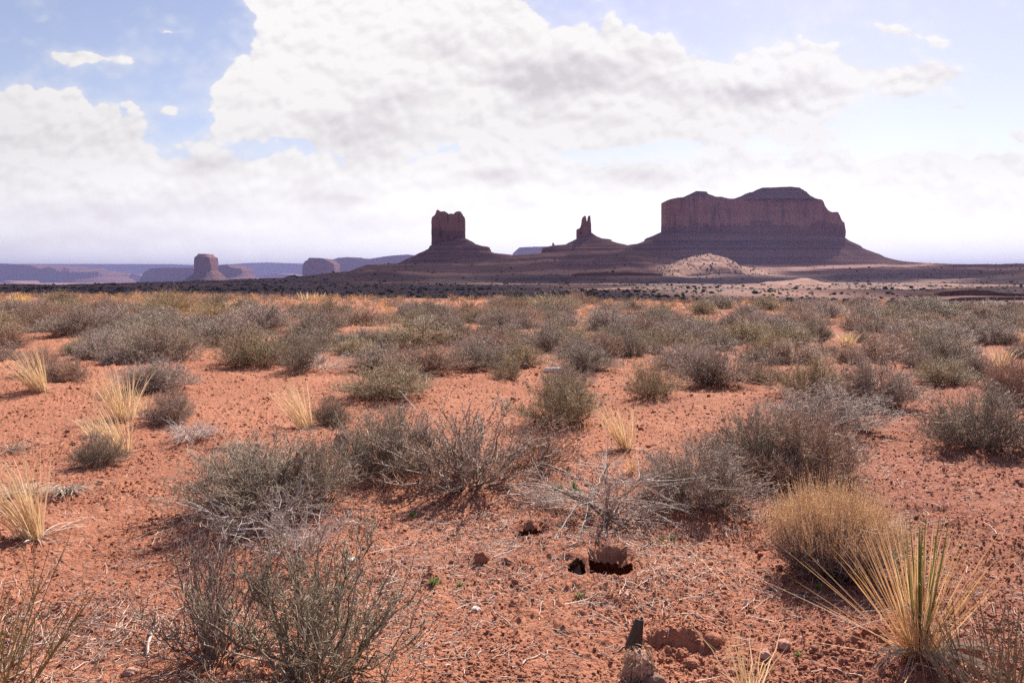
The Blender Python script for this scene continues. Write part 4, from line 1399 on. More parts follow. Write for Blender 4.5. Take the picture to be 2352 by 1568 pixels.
def build_golden_bush():
    g = np.random.default_rng(801)
    x, y, z = place(1915, 1318)
    root = thing('golden_bush', 'round wispy golden bush with grey lower stems behind the yucca', 'bush', (x, y, z))
    n = 2300
    W, H = 0.80, 0.44
    ph = g.uniform(0, 6.283, n)
    se = g.uniform(0.2, 1, n) ** 0.85
    ce = np.sqrt(1 - se ** 2)
    tip = np.stack([np.cos(ph) * ce * W / 2, np.sin(ph) * ce * W / 2, (0.14 + 0.72 * se) * H], -1) * g.uniform(0.75, 1.06, n)[:, None]
    base = np.stack([np.cos(ph), np.sin(ph), 0 * ph], -1) * (g.uniform(0, 0.15, n))[:, None]
    P = bez(base, tip * np.array([0.72, 0.72, 0.35]), tip, 6)
    P[:, 1:] += g.normal(size=(n, 5, 3)) * 0.005
    o = obj('stem', mesh_from('stem', [tubes(P, np.linspace(1, 0.5, 6)[None] * g.uniform(0.5, 1.2, n)[:, None] * 0.0016, 3)], [M_WOOD]), root)
    o.color = (0.95, 0.78, 0.70, 1)
    m = 3200
    i = g.integers(0, n, m)
    i = i[se[i] > 0.42]
    m = len(i)
    s0 = P[i, 4] * 0.2 + P[i, 5] * 0.8
    d = unit(unit(tip[i]) * 0.55 + np.array([0, 0, 1.0]) + g.normal(size=(m, 3)) * 0.16)
    L = g.uniform(0.06, 0.24, m) * (0.5 + 0.5 * se[i])
    e = s0 + d * L[:, None]
    Q = bez(s0, s0 + d * L[:, None] * 0.5 + g.normal(size=(m, 3)) * 0.006, e, 4)
    st = tubes(Q, np.linspace(1, 0.5, 4)[None] * np.full((m, 1), 0.0009), 3)
    nl = 15000
    ip = g.integers(0, m, nl)
    tt = g.uniform(0.25, 1, nl)[:, None]
    C = Q[ip, 0] * (1 - tt) + Q[ip, 3] * tt
    lv = leaflets(C, d[ip] + g.normal(size=(nl, 3)) * 0.6, g.uniform(0.004, 0.010, nl), g.uniform(0.0008, 0.0017, nl))
    o = obj('flower_stalk_crown', mesh_from('flower_stalk_crown', [st, lv], [M_GOLD]), root)
    o.color = (1, 1, 1, 1)
    nd = 260
    ph = g.uniform(3.3, 6.1, nd)
    s0 = np.stack([np.cos(ph) * 0.16, np.sin(ph) * 0.16, g.uniform(0.04, 0.2, nd)], -1) * g.uniform(0.5, 1.9, (nd, 1))
    e = s0 + np.stack([np.cos(ph) * 0.1, np.sin(ph) * 0.1, 0.05 + 0 * ph], -1) + g.normal(size=(nd, 3)) * 0.06
    e[:, 2] = np.abs(e[:, 2])
    Q = bez(s0, (s0 + e) / 2 + g.normal(size=(nd, 3)) * 0.03, e, 5)
    o = obj('dead_twig_tangle', mesh_from('dead_twig_tangle', [tubes(Q, np.full((nd, 5), 0.0012), 3)], [M_TWIG]), root)
    o.color = (0.9, 0.75, 0.68, 1)


build_golden_bush()


def build_yucca():
    g = np.random.default_rng(811)
    x, y, z = place(2108, 1508)
    root = thing('yucca', 'narrow-leaved yucca with green centre and stiff straw outer leaves', 'yucca', (x, y, z))

    def leaves(n, th0, th1, l0, l1, w, bias=0.0, bow=0.06, zz=0.0, phr=(0, 6.283)):
        ph = g.uniform(*phr, n)
        th = g.uniform(th0, th1, n)
        L = g.uniform(l0, l1, n)
        d = np.stack([np.cos(ph) * np.sin(th) + bias, np.sin(ph) * np.sin(th), np.cos(th)], -1)
        d = unit(d)
        a = d * np.array([1, 1, 0]) * 0.05 + np.array([0, 0, zz]) + g.normal(size=(n, 3)) * 0.008
        e = a + d * L[:, None] + unit(d * np.array([1, 1, 0]) + 1e-6) * (L * bow * g.uniform(-0.6, 1.4, n))[:, None] - np.array([0, 0, 1]) * (L * bow * 0.4)[:, None]
        c = a + d * (L * 0.5)[:, None]
        P = bez(a, c, e, 8)
        Wd = np.array([1.35, 1.1, 1, 1, 0.95, 0.8, 0.5, 0.06])[None] * g.uniform(0.7, 1.2, n)[:, None] * w
        side = np.cross(d, np.array([0, 0, 1.0]) + 0.01)
        side = np.broadcast_to(unit(side + g.normal(size=(n, 3)) * 0.3)[:, None], P.shape)
        return P, blades(P, Wd, side, 0, vee=0.5)
    Pg, bg_ = leaves(30, 0.0, 0.22, 0.44, 0.66, 0.0034, bow=0.02)
    o = obj('green_foliage', mesh_from('green_foliage', [bg_], [M_GREEN]), root)
    o.color = (1, 1, 1, 1)
    P1, b1 = leaves(150, 0.08, 0.64, 0.40, 0.67, 0.0019, bow=0.10)
    P2, b2 = leaves(11, 0.55, 0.98, 0.44, 0.66, 0.0026, bow=0.06, phr=(2.4, 4.4))
    P3, b3 = leaves(5, 1.15, 1.42, 0.38, 0.64, 0.0026, bow=0.05, phr=(2.2, 4.2))
    o = obj('dry_foliage', mesh_from('dry_foliage', [b1, b2, b3], [M_STRAW]), root)
    o.color = (1.0, 0.84, 0.70, 1)
    n = 34
    ph = g.uniform(3.0, 6.4, n)
    L = g.uniform(0.18, 0.42, n)
    a = np.stack([np.cos(ph) * 0.03, np.sin(ph) * 0.03, np.full(n, 0.03)], -1)
    c = a + np.stack([np.cos(ph) * L * 0.5, np.sin(ph) * L * 0.5, L * 0.22], -1)
    e = a + np.stack([np.cos(ph) * L, np.sin(ph) * L, np.full(n, -0.03)], -1)
    o = obj('dead_leaf_skirt', mesh_from('dead_leaf_skirt', [blades(bez(a, c, e, 7), np.array([1, 1, 1, 0.9, 0.7, 0.4, 0.1])[None] * g.uniform(0.003, 0.006, n)[:, None], np.broadcast_to(np.array([0, 0, 1.0]), (n, 7, 3)), vee=0.4)], [M_DEAD]), root)
    o.color = (1, 1, 1, 1)
    # curly threads peeling from the leaf edges
    allP = np.concatenate([Pg, P1, P2])
    nf = 240
    i = g.integers(0, len(allP), nf)
    kk = g.integers(1, 6, nf)
    s = allP[i, kk]
    al = np.linspace(0, 1, 7)[None, :, None]
    axis = unit(g.normal(size=(nf, 3)))
    per = unit(np.cross(axis, g.normal(size=(nf, 3))))
    oth = np.cross(axis, per)
    rr = g.uniform(0.006, 0.020, nf)[:, None, None]
    ang = al * g.uniform(1.5, 5.0, nf)[:, None, None]
    C = s[:, None] + rr * ((np.cos(ang) - 1) * per[:, None] + np.sin(ang) * oth[:, None])
    o = tag(obj('fibre_fringe', mesh_from('fibre_fringe', [tubes(C, np.full((nf, 7), 0.0006), 3)], [M_DEAD]), root), kind='stuff')
    o.color = (1.1, 1.0, 0.85, 1)


build_yucca()


def build_jointed(px, py, label, seed, n, h, spread, lean, tint):
    """leafless shrub of straight jointed stems."""
    g = np.random.default_rng(seed)
    x, y, z = place(px, py)
    root = thing('jointfir_shrub', label, 'shrub', (x, y, z))
    ph = g.uniform(0, 6.283, n)
    rr = g.uniform(0, 1, n) ** 0.5
    base = np.stack([np.cos(ph) * rr * spread * 0.35, np.sin(ph) * rr * spread * 0.35, np.full(n, -0.02)], -1)
    d = unit(np.stack([np.cos(ph) * rr * 0.55 + lean + g.normal(size=n) * 0.18, np.sin(ph) * rr * 0.55 + g.normal(size=n) * 0.18, np.ones(n)], -1))
    L = h * g.uniform(0.5, 1.05, n)
    e = base + d * L[:, None]
    P = bez(base, (base + e) / 2 + g.normal(size=(n, 3)) * 0.02, e, 7)
    st = tubes(P, np.linspace(1.1, 0.6, 7)[None] * np.full((n, 1), 0.0024), 5)
    m = n * 3
    i = g.integers(0, n, m)
    k0 = g.integers(1, 6, m)
    s0 = P[i, k0]
    d1 = unit(d[i] + g.normal(size=(m, 3)) * 0.33 + np.array([0, 0, 0.15]))
    L1 = h * g.uniform(0.18, 0.5, m)
    e1 = s0 + d1 * L1[:, None]
    Q = bez(s0, (s0 + e1) / 2 + g.normal(size=(m, 3)) * 0.01, e1, 5)
    s2 = tubes(Q, np.linspace(0.8, 0.45, 5)[None] * np.full((m, 1), 0.0022), 5)
    o = obj('stem', mesh_from('stem', [st, s2], [M_JOINT], True), root)
    o.color = (*tint, 1)
    # little scale collars at the joints
    nn = 5 * n
    i = g.integers(0, m, nn)
    C = Q[i, g.integers(1, 5, nn)]
    v, f = ico()
    VV = (v[None] * g.uniform(0.0022, 0.0034, nn)[:, None, None] + C[:, None]).reshape(-1, 3)
    FF = (f[None] + (np.arange(nn) * 12)[:, None, None]).reshape(-1, 3)
    o = obj('joint_collar', mesh_from('joint_collar', [(VV, FF, 0)], [M_JOINT]), root)
    o.color = (0.7, 0.5, 0.45, 1)
    return root


build_jointed(2280, 1600, 'leafless shrub of straight grey-green jointed stems at the bottom edge, in front of the yucca', 821, 52, 0.40, 0.50, -0.12, (1.0, 1.0, 1.15))
build_jointed(-40, 1600, 'leafless shrub of straight green jointed stems in the bottom corner below the yellow grass', 822, 42, 0.52, 0.5, 0.12, (1.0, 1.0, 0.75))


# dead brush ------------------------------------------------------------------
def build_dead_shrub(px, py, label, seed, w, h, flat_=0.5, tint=(1, 1, 1), thick=0.007, n=11):
    g = np.random.default_rng(seed)
    x, y, z = place(px, py)
    root = thing('dead_shrub', label, 'dead shrub', (x, y, z), group='dead brush')
    ph = np.linspace(0, 6.283, n, endpoint=False) + g.normal(size=n) * 0.3
    tip = np.stack([np.cos(ph) * w / 2 * g.uniform(0.5, 1, n), np.sin(ph) * w / 2 * g.uniform(0.4, 0.9, n), h * g.uniform(0.15, 1.0, n)], -1)
    base = g.normal(size=(n, 3)) * 0.03 * np.array([1, 1, 0])
    ctrl = tip * np.array([0.4, 0.4, 0.75]) + g.normal(size=(n, 3)) * 0.03
    P = bez(base, ctrl, tip, 9)
    P[:, 1:] += g.normal(size=(n, 8, 3)) * 0.008
    b = tubes(P, np.linspace(1, 0.35, 9)[None] * g.uniform(0.5, 1.2, n)[:, None] * thick, 6)
    o = obj('branch_frame', mesh_from('branch_frame', [b], [M_WOOD], True), root)
    o.color = (*tint, 1)
    m = 15 * n
    i = g.integers(0, n, m)
    k0 = g.integers(2, 9, m)
    s0 = P[i, k0]
    d = unit(unit(tip[i]) * 0.7 + g.normal(size=(m, 3)) * np.array([0.6, 0.6, 0.35]))
    L = g.uniform(0.10, 0.30, m) * w / 0.6
    e = s0 + d * L[:, None]
    e[:, 2] = np.maximum(e[:, 2] - 0.15 * L, 0.01)
    Q = bez(s0, (s0 + e) / 2 + g.normal(size=(m, 3)) * 0.02 + np.array([0, 0, 0.015]), e, 8)
    Q[:, 1:] += g.normal(size=(m, 7, 3)) * 0.002
    q1 = tubes(Q, np.linspace(1, 0.45, 8)[None] * g.uniform(0.0012, 0.0028, m)[:, None], 4)
    r_ = 115 * n
    i = g.integers(0, m, r_)
    kq = g.integers(1, 7, r_)
    s1 = Q[i, kq]
    tg = unit(Q[i, kq + 1] - Q[i, kq])
    e1 = s1 + unit(tg * 0.6 + unit(g.normal(size=(r_, 3)))) * g.uniform(0.015, 0.055, r_)[:, None]
    q2 = tubes(np.stack([s1, (s1 + e1) / 2 + g.normal(size=(r_, 3)) * 0.002, e1], 1), np.linspace(1, 0.35, 3)[None] * g.uniform(0.0008, 0.0016, r_)[:, None], 3)
    o = obj('dry_twig_tangle', mesh_from('dry_twig_tangle', [q1, q2], [M_TWIG]), root)
    o.color = (*tint, 1)
    return root


build_dead_shrub(1400, 1200, 'broken dead brush with bleached tangled twigs and thick forked branches above the burrows', 831, 0.90, 0.36, tint=(0.86, 0.74, 0.68), thick=0.009, n=17)
build_dead_shrub(1250, 1160, 'low heap of pale dry twigs in front of the tangled grey-brown shrub', 832, 0.42, 0.10, tint=(1.1, 0.92, 0.82), thick=0.004)
build_dead_shrub(600, 1235, 'silvery dead branches sprawling over the front of the dark rounded shrub', 833, 0.75, 0.30, tint=(0.88, 0.80, 0.78), thick=0.0045, n=8)
build_dead_shrub(690, 1300, 'grey dead twigs between the dark rounded shrub and the olive-leaved shrub', 834, 0.60, 0.30, tint=(0.85, 0.76, 0.73), thick=0.005)
build_dead_shrub(1530, 700, 'dead stems lost', 835, 0.1, 0.05) if False else None
build_dead_shrub(745, 850, 'white curved dead twigs beside the dark open shrub', 836, 0.9, 0.30, tint=(1.4, 1.3, 1.2), thick=0.006)
build_dead_shrub(440, 1010, 'scrap of whitish roots and dead twigs beside the sandy hollow', 837, 0.45, 0.12, tint=(1.2, 1.1, 1.05), thick=0.005)


def build_branch(px0, py0, px1, py1, label, seed, rad, lift, tint, fork=0):
    g = np.random.default_rng(seed)
    a = np.array(place(px0, py0))
    b = np.array(place(px1, py1))
    c = (a + b) / 2 + np.array([0, 0, lift * 2]) + g.normal(size=3) * 0.02
    o0 = (a + b) / 2
    a2, b2 = a - o0, b - o0
    a2[2] += rad * 0.8
    b2[2] += rad * 0.8 + (lift if fork else 0)
    P = bez(a2[None], (c - o0)[None], b2[None], 14)
    P[:, 1:-1] += g.normal(size=(1, 12, 3)) * rad * 0.8
    prt = [tubes(P, np.linspace(1, 0.55, 14)[None] * rad, 7)]
    for q in range(fork):
        k = int(g.integers(4, 12))
        s = P[0, k]
        d = unit(unit(b2 - a2) + g.normal(size=3) * 0.7)
        L = np.linalg.norm(b2 - a2) * g.uniform(0.15, 0.35)
        e = s + d * L
        e[2] = max(e[2], 0.01)
        prt.append(tubes(bez(s[None], ((s + e) / 2 + g.normal(size=3) * 0.01)[None], e[None], 6), np.linspace(1, 0.4, 6)[None] * rad * 0.5, 5))
    dark = tint[0] < 0.7
    o = obj('fallen_branch', mesh_from('fallen_branch', prt, [M_WOOD if dark else M_TWIG], True), None, tuple(o0))
    o.color = (*tint, 1)
    tag(o, label, 'branch', 'fallen branches on the sand')


build_branch(1262, 1262, 1378, 1140, 'long forked grey branch leaning up from the first burrow into the dead brush', 841, 0.006, 0.06, (0.5, 0.42, 0.39), 4)
build_branch(1335, 1228, 1400, 1095, 'thick dark forked stick standing in the dead brush', 842, 0.009, 0.10, (0.55, 0.46, 0.43), 3)
build_branch(1390, 1230, 1510, 1172, 'dark gnarled branch lying at the right foot of the dead brush', 843, 0.009, 0.02, (0.5, 0.42, 0.4), 3)
build_branch(1175, 1535, 1265, 1497, 'slightly curved brown stick on bare sand near the black plastic', 844, 0.006, 0.006, (0.75, 0.5, 0.4), 0)
build_branch(1130, 1405, 1190, 1450, 'short brown stick on bare sand near the white pebble', 845, 0.004, 0.006, (0.7, 0.48, 0.4), 0)
build_branch(340, 1515, 362, 1435, 'broad pale weathered stick in front of the leafless shrub', 846, 0.008, 0.012, (0.95, 0.75, 0.66), 0)
build_branch(130, 1430, 440, 1505, 'long thin twig crossing the sand toward the leafless shrub', 847, 0.0035, 0.03, (0.8, 0.62, 0.55), 2)
build_branch(0, 1545, 135, 1490, 'bent pale branch under the green jointed stems in the corner', 848, 0.006, 0.03, (0.95, 0.8, 0.75), 2)
build_branch(1470, 1275, 1512, 1245, 'dark curved twig arching right of the largest burrow', 849, 0.006, 0.03, (0.5, 0.4, 0.36), 0)
build_branch(1545, 1245, 1675, 1360, 'long thin straw-coloured twig running from the sprouts toward the yucca', 850, 0.003, 0.01, (1.1, 0.85, 0.6), 1)
build_branch(1800, 1370, 1690, 1310, 'grey twig lying left of the golden bush', 851, 0.004, 0.01, (0.8, 0.7, 0.65), 2)
build_branch(800, 1000, 1010, 1045, 'long pale bare branch lying across the dark green-grey shrub', 852, 0.006, 0.28, (1.15, 1.0, 0.95), 4)


# small loose matter --------------------------------------------------------------
def build_crumbs():
    g = np.random.default_rng(851)
    n = 115000
    py = 640 + (g.uniform(0, 1, n) ** 1.05) * 990 + 70
    px = g.uniform(-60, 2412, n)
    d = EYE * F / (py - HY)
    keep = (d < 16) & (d > 2.7)
    px, d = px[keep], d[keep]
    x = (px - CX) / F * d
    mask = perlin(x / 0.6, d / 0.6, 153) + 0.5 * perlin(x / 0.2, d / 0.2, 154) + 0.5 * (x / d) + g.normal(size=len(x)) * 0.35 + 0.35 * sstep(4.5, 8, d)
    keep = mask > -0.12
    for hx, hy, rx, ry, dep, bank, mouth in PITS:
        if mouth > 0:
            keep &= mouth_q(x, d, hx, hy, rx, ry, mouth) > 1.08
    x, d = x[keep], d[keep]
    n = len(x)
    z = ground_base(x, d) + crumbs(x, d) + pits(x, d)
    s = np.clip(g.lognormal(-5.62, 0.48, n), 0.002, 0.016) * (1 + 0.13 * np.maximum(d - 4, 0))
    v, f = ico()
    VV = v[None] * (1 + 0.30 * g.normal(size=(n, 12, 1))) * s[:, None, None] * np.stack([g.uniform(0.7, 1.4, n), g.uniform(0.7, 1.4, n), g.uniform(0.5, 0.95, n)], -1)[:, None]
    VV = VV + np.stack([x, d, z + s * 0.25], -1)[:, None]
    FF = (f[None] + (np.arange(n) * 12)[:, None, None]).reshape(-1, 3)
    o = obj('soil_crumbs', mesh_from('soil_crumbs', [(VV.reshape(-1, 3), FF, 0)], [M_CRUMB], False))
    tag(o, 'loose red soil crumbs and gravel scattered over the sand', None, None, 'stuff')


build_crumbs()


def build_litter():
    g = np.random.default_rng(861)
    zones = [(1180, 1250, 330, 110, 1900), (200, 1470, 260, 110, 1000), (800, 1400, 230, 130, 800), (1500, 1300, 220, 120, 800), (1950, 1150, 420, 180, 900), (1176, 1200, 1300, 330, 1500), (1100, 1470, 380, 110, 260), (2150, 1400, 260, 160, 460), (640, 1000, 400, 120, 260), (1350, 860, 400, 90, 260), (300, 1250, 250, 110, 260)]
    pts = []
    for a, b, sx, sy, k in zones:
        pts.append(np.stack([g.normal(a, sx * 0.6, k), np.clip(g.normal(b, sy * 0.6, k), 770, 1640)], -1))
    pts = np.concatenate(pts)
    d = EYE * F / (pts[:, 1] - HY)
    x = (pts[:, 0] - CX) / F * d
    for a, b, w in LITTER_SPOTS:
        k = int(90 * w)
        x = np.concatenate([x, g.normal(a, w * 0.5, k)])
        d = np.concatenate([d, g.normal(b - 0.1, w * 0.4, k)])
    keep = np.ones(len(x), bool)
    for hx, hy, rx, ry, dep, bank, mouth in PITS:
        if mouth > 0:
            keep &= mouth_q(x, d, hx, hy, rx, ry, mouth) > 1.45
    x, d = x[keep], d[keep]
    n = len(x)
    ang = g.uniform(0, math.pi, n)
    L = np.clip(g.lognormal(-2.75, 0.6, n), 0.02, 0.28)
    s = np.linspace(-0.5, 0.5, 5)[None]
    ca, sa = np.cos(ang)[:, None], np.sin(ang)[:, None]
    bend = g.normal(size=n)[:, None] * 0.12 * (s ** 2 - 0.12)
    X = x[:, None] + (s * ca - bend * sa) * L[:, None]
    Y = d[:, None] + (s * sa + bend * ca) * L[:, None]
    Z = ground_base(X, Y) + 0.35 * crumbs(X, Y) + pits(X, Y) + 0.006 + np.abs(g.normal(size=n))[:, None] * 0.006 + s * g.normal(size=n)[:, None] * 0.03
    P = np.stack([X, Y, Z], -1)
    P[:, 1:-1] += g.normal(size=(n, 3, 3)) * 0.0025
    o = obj('twig_litter', mesh_from('twig_litter', [tubes(P, np.linspace(1, 0.6, 5)[None] * g.uniform(0.0009, 0.0030, n)[:, None], 4)], [M_TWIG]))
    o.color = (1.05, 0.82, 0.70, 1)
    tag(o, 'dry twigs and straw bits strewn over the sand', None, None, 'stuff')


build_litter()


def build_stone(px, py, wpx, label, seed, mat, flatn=0.6, cat='stone', name='stone', group=None):
    g = np.random.default_rng(seed)
    x, y, z = place(px, py)
    s = wpx / F * y / 2
    v, f = subdiv_ico(3)
    rough = 0.13 if name == 'soil_clod' else 0.03
    q = v * (1 + rough * fbm(v[:, 0] * 5 + v[:, 2] * 3, v[:, 1] * 5 - v[:, 2] * 2, seed + 7, 3)[:, None]) * (1 + 0.22 * perlin(v[:, 0] * 1.7 + seed, v[:, 1] * 1.7 + v[:, 2], seed)[:, None] + 0.10 * perlin(v[:, 0] * 4 + seed, v[:, 2] * 4 + v[:, 1], seed + 1)[:, None]) * s * np.array([1.0, 0.8, flatn])
    o = obj(name, mesh_from(name, [(q, f, 0)], [mat], False), None, (x, y, z + s * flatn * 0.35))
    o.rotation_euler = (0, 0, g.uniform(0, 6))
    tag(o, label, cat, group)


M_STONE_W = mat_plain('white_stone', (0.62, 0.56, 0.52), 0.7, 0.1, 40)
M_STONE_P = mat_plain('pink_stone', (0.46, 0.24, 0.18), 0.8, 0.2, 40)
M_STONE_D = mat_plain('brown_stone', (0.22, 0.12, 0.09), 0.85, 0.3, 40)
build_stone(1093, 1400, 24, 'small bright white pebble on open sand near the short brown stick', 861, M_STONE_W, 0.45, 'pebble', 'pebble')
build_stone(806, 1287, 26, 'flat white stone under the back of the olive-leaved shrub', 862, M_STONE_W, 0.4)
build_stone(1439, 1378, 26, 'thin brown stone chip standing below the largest burrow', 863, M_STONE_P, 0.9)
build_stone(1801, 1486, 34, 'rounded pink stone left of the yucca base', 864, M_STONE_P, 0.8)
build_stone(1758, 1510, 34, 'angular pinkish stone beside the few tall yellow blades', 865, M_STONE_P, 0.75)
build_stone(785, 1025, 44, 'rusty brown lump of soil left of the dark green-grey shrub', 866, M_STONE_D, 1.0, 'soil lump', 'soil_clod')
build_stone(1107, 1288, 36, 'big red clod of soil on open sand left of the burrows', 867, M_CRUMB, 0.9, 'soil lump', 'soil_clod')
build_stone(1165, 1290, 26, 'low red clod beside the bigger one left of the burrows', 868, M_CRUMB, 0.6, 'soil lump', 'soil_clod')
build_stone(1205, 846, 22, 'dark round pebble in the clearing near the sparse olive shrub', 869, M_STONE_D, 0.8, 'pebble', 'pebble')
build_stone(860, 1490, 28, 'flat dark soil clod between twigs near the bottom of the sand', 870, M_CRUMB, 0.6, 'soil lump', 'soil_clod') if False else None
build_stone(1640, 1478, 50, 'lumpy red clod on the far lip of the shallow pit by the black plastic', 874, M_CRUMB, 0.7, 'soil lump', 'soil_clod')
build_stone(1590, 1530, 44, 'red clod on the near edge of the shallow pit by the black plastic', 875, M_CRUMB, 0.6, 'soil lump', 'soil_clod')
build_stone(300, 1548, 36, 'pale red stone at the bottom edge in front of the leafless shrub', 871, M_STONE_P, 0.6)
build_stone(1685, 1545, 22, 'small grey-pink stone between pit and tall yellow blades', 872, M_STONE_P, 0.7)
build_stone(1500, 1572, 60, 'brown crumbled clod next to the shaggy root stump', 873, M_STONE_D, 0.7, 'soil lump', 'soil_clod')


def build_sprout(px, py, hpx, label, seed):
    g = np.random.default_rng(seed)
    x, y, z = place(px, py)
    h = hpx / F * y * 0.8
    n = 26
    ph = g.uniform(0, 6.283, n)
    th = g.uniform(0.15, 1.25, n)
    d = np.stack([np.cos(ph) * np.sin(th), np.sin(ph) * np.sin(th), np.cos(th)], -1)
    L = h * g.uniform(0.6, 1.1, n)
    a = g.normal(size=(n, 3)) * h * 0.06
    a[:, 2] = 0
    e = a + d * L[:, None] - np.array([0, 0, 0.15]) * L[:, None]
    P = bez(a, a + d * (L * 0.6)[:, None], e, 5)
    o = obj('green_sprout', mesh_from('green_sprout', [blades(P, np.array([0.5, 1, 1, 0.8, 0.1])[None] * np.full((n, 1), h * 0.065))], [M_SPROUT]), None, (x, y, z + 0.008))
    o.color = (1, 1, 1, 1)
    tag(o, label, 'seedling', 'green sprouts on the sand')


build_sprout(996, 1345, 34, 'largest green sprout on open sand left of the big red clod', 881)
build_sprout(1055, 1350, 22, 'tiny green sprout just right of the largest one', 882)
build_sprout(946, 1190, 24, 'green sprout below the tangled grey-brown shrub', 883)
build_sprout(1330, 1375, 26, 'yellow-green sprout below the small burrow', 884)
build_sprout(1285, 1132, 36, 'bright green grassy sprout inside the pale twig heap', 885)
build_sprout(1320, 1136, 40, 'bright green leafy sprout beside the thick forked stick', 886)
build_sprout(1517, 1250, 24, 'pale green sprout right of the largest burrow', 887)
build_sprout(1543, 1248, 24, 'pale green sprout next to the dark curved twig, outer one of two', 888)
build_sprout(1880, 1358, 26, 'green sprout in the shade of the golden bush', 889)
build_sprout(1832, 1512, 22, 'dark little sprout left of the yucca base', 890)
build_sprout(845, 1130, 22, 'faint green sprout under the dark green-grey shrub', 891) if False else None

def build_burrow(i, label):
    """the hollow under a burrow mouth: a bell-shaped chamber of packed sand."""
    hx, hy, rx, ry, dep, bank, mouth = PITS[i]
    a = np.linspace(0, 2 * math.pi, 40, endpoint=False)
    X0, Y0 = hx + rx * mouth * 1.40 * np.cos(a), hy + ry * mouth * 1.40 * np.sin(a)
    z0 = ground_base(X0, Y0) + pits(X0, Y0) - 0.012
    rings = []
    for k, dz in ((1.40, -0.012), (1.7, -0.04), (2.1, -0.10), (2.3, -0.22), (1.6, -0.34), (0.001, -0.38)):
        n = 1 + 0.08 * perlin(a * 3, np.full_like(a, dz * 20), 75 + i)
        rings.append((hx + rx * mouth * k * n * np.cos(a), hy + ry * mouth * k * n * np.sin(a), z0 + dz if dz > -0.05 else z0 * 0.3 + z0.mean() * 0.7 + dz))
    V, Fq = ring_mesh(*[np.array([r[q] for r in rings]) for q in range(3)])
    zc = float(z0.mean())
    o = obj('burrow', mesh_from('burrow', [(V - np.array([hx, hy, zc]), Fq, 0)], [M_CRUMB], True), None, (hx, hy, zc))
    tag(o, label, 'burrow')


build_burrow(0, 'dark burrow opening at the left foot of the broken dead brush')
build_burrow(1, 'largest burrow opening, black inside, in front of the dead brush')
build_burrow(2, 'narrow small burrow hole beside the largest one')

# litter left by people ---------------------------------------------------------------
M_BLACK = mat_plain('black_plastic', (0.026, 0.027, 0.031), 0.42, 0.2, 12, 0.001, 0.5)
M_BARK = mat_plain('shaggy_bark', (0.42, 0.26, 0.19), 0.9, 0.5, 90, 0.015)


def build_black_plastic():
    x, y, z = place(1458, 1493)
    h = 0.138
    # a curled sheet: a cone slice, open toward the left
    nu, nv = 26, 12
    u = np.linspace(R(-205), R(65), nu)
    v = np.linspace(0, 1, nv)
    U, Vv = np.meshgrid(u, v)
    rad = 0.040 - 0.016 * Vv
    open_ = np.clip((R(-90) - U) / R(115), 0, 1) * 0.022 * (1 - Vv)
    X = rad * np.cos(U) - open_ * 1.0 + 0.012 * Vv
    Y = rad * 0.75 * np.sin(U)
    cut = 0.018 * np.clip((U - R(-100)) / R(90), -0.3, 1) * (1 - Vv)
    Z = Vv * h - cut + 0.012
    outer = np.stack([X, Y, Z], -1)
    inner = np.stack([X - 0.0022 * np.cos(U), Y - 0.0022 * np.sin(U), Z], -1)
    V = np.concatenate([outer.reshape(-1, 3), inner.reshape(-1, 3)])
    idx = np.arange(nu * nv).reshape(nv, nu)
    q = np.stack([idx[:-1, :-1], idx[:-1, 1:], idx[1:, 1:], idx[1:, :-1]], -1).reshape(-1, 4)
    k = nu * nv
    rim = []
    for line in (idx[0], idx[-1], idx[:, 0], idx[:, -1]):
        rim += [(line[i], line[i + 1], line[i + 1] + k, line[i] + k) for i in range(len(line) - 1)]
    V[:, 0] *= 0.74
    me = mesh_from('black_plastic_scrap', [(V, np.concatenate([q, q[:, ::-1] + k, np.array(rim)]), 0)], [M_BLACK], True)
    o = obj('black_plastic_scrap', me, None, (x, y, z))
    o.rotation_euler = (R(6), R(4), 0)
    tag(o, 'curled black plastic scrap standing upright in the sand', 'plastic scrap')


build_black_plastic()


def build_root():
    g = np.random.default_rng(901)
    x, y, z = place(1468, 1560)
    root = thing('root_stump', 'shaggy weathered root stump peeling in strips below the black plastic', 'root', (x, y, z))
    v, f = subdiv_ico(4)
    q = v.copy()
    q *= (1 + 0.22 * fbm(v[:, 0] * 2.5, v[:, 1] * 2.5 + v[:, 2] * 0.6, 902, 4)[:, None])
    q *= np.array([0.060, 0.055, 0.080])
    q[:, 0] *= 1 - 0.35 * np.clip(q[:, 2] / 0.1, -1, 1)
    ang = np.arctan2(q[:, 1], q[:, 0])
    fib = perlin(ang * 7, q[:, 2] * 12, 903)
    q[:, :2] *= (1 + 0.16 * fib)[:, None]
    obj('trunk', mesh_from('trunk', [(q, f, 0)], [M_BARK], False), root, (0, 0, 0.035))
    n = 420
    ph = g.uniform(0, 6.283, n)
    zz = g.uniform(0.0, 0.125, n)
    r0 = 0.060 * (1 - 0.32 * zz / 0.12)
    a = np.stack([np.cos(ph) * r0, np.sin(ph) * r0 * 0.9, zz], -1)
    d = np.stack([np.cos(ph) * 0.25, np.sin(ph) * 0.25, -np.ones(n)], -1) + g.normal(size=(n, 3)) * 0.45
    L = g.uniform(0.015, 0.05, n)
    e = a + unit(d) * L[:, None]
    P = bez(a, (a + e) / 2 + np.stack([np.cos(ph), np.sin(ph), 0 * ph], -1) * 0.012, e, 5)
    o = obj('peeling_bark', mesh_from('peeling_bark', [blades(P, np.array([0.6, 1, 1, 0.7, 0.2])[None] * g.uniform(0.001, 0.0035, n)[:, None])], [M_DEAD]), root)
    o.color = (0.95, 0.72, 0.6, 1)


build_root()


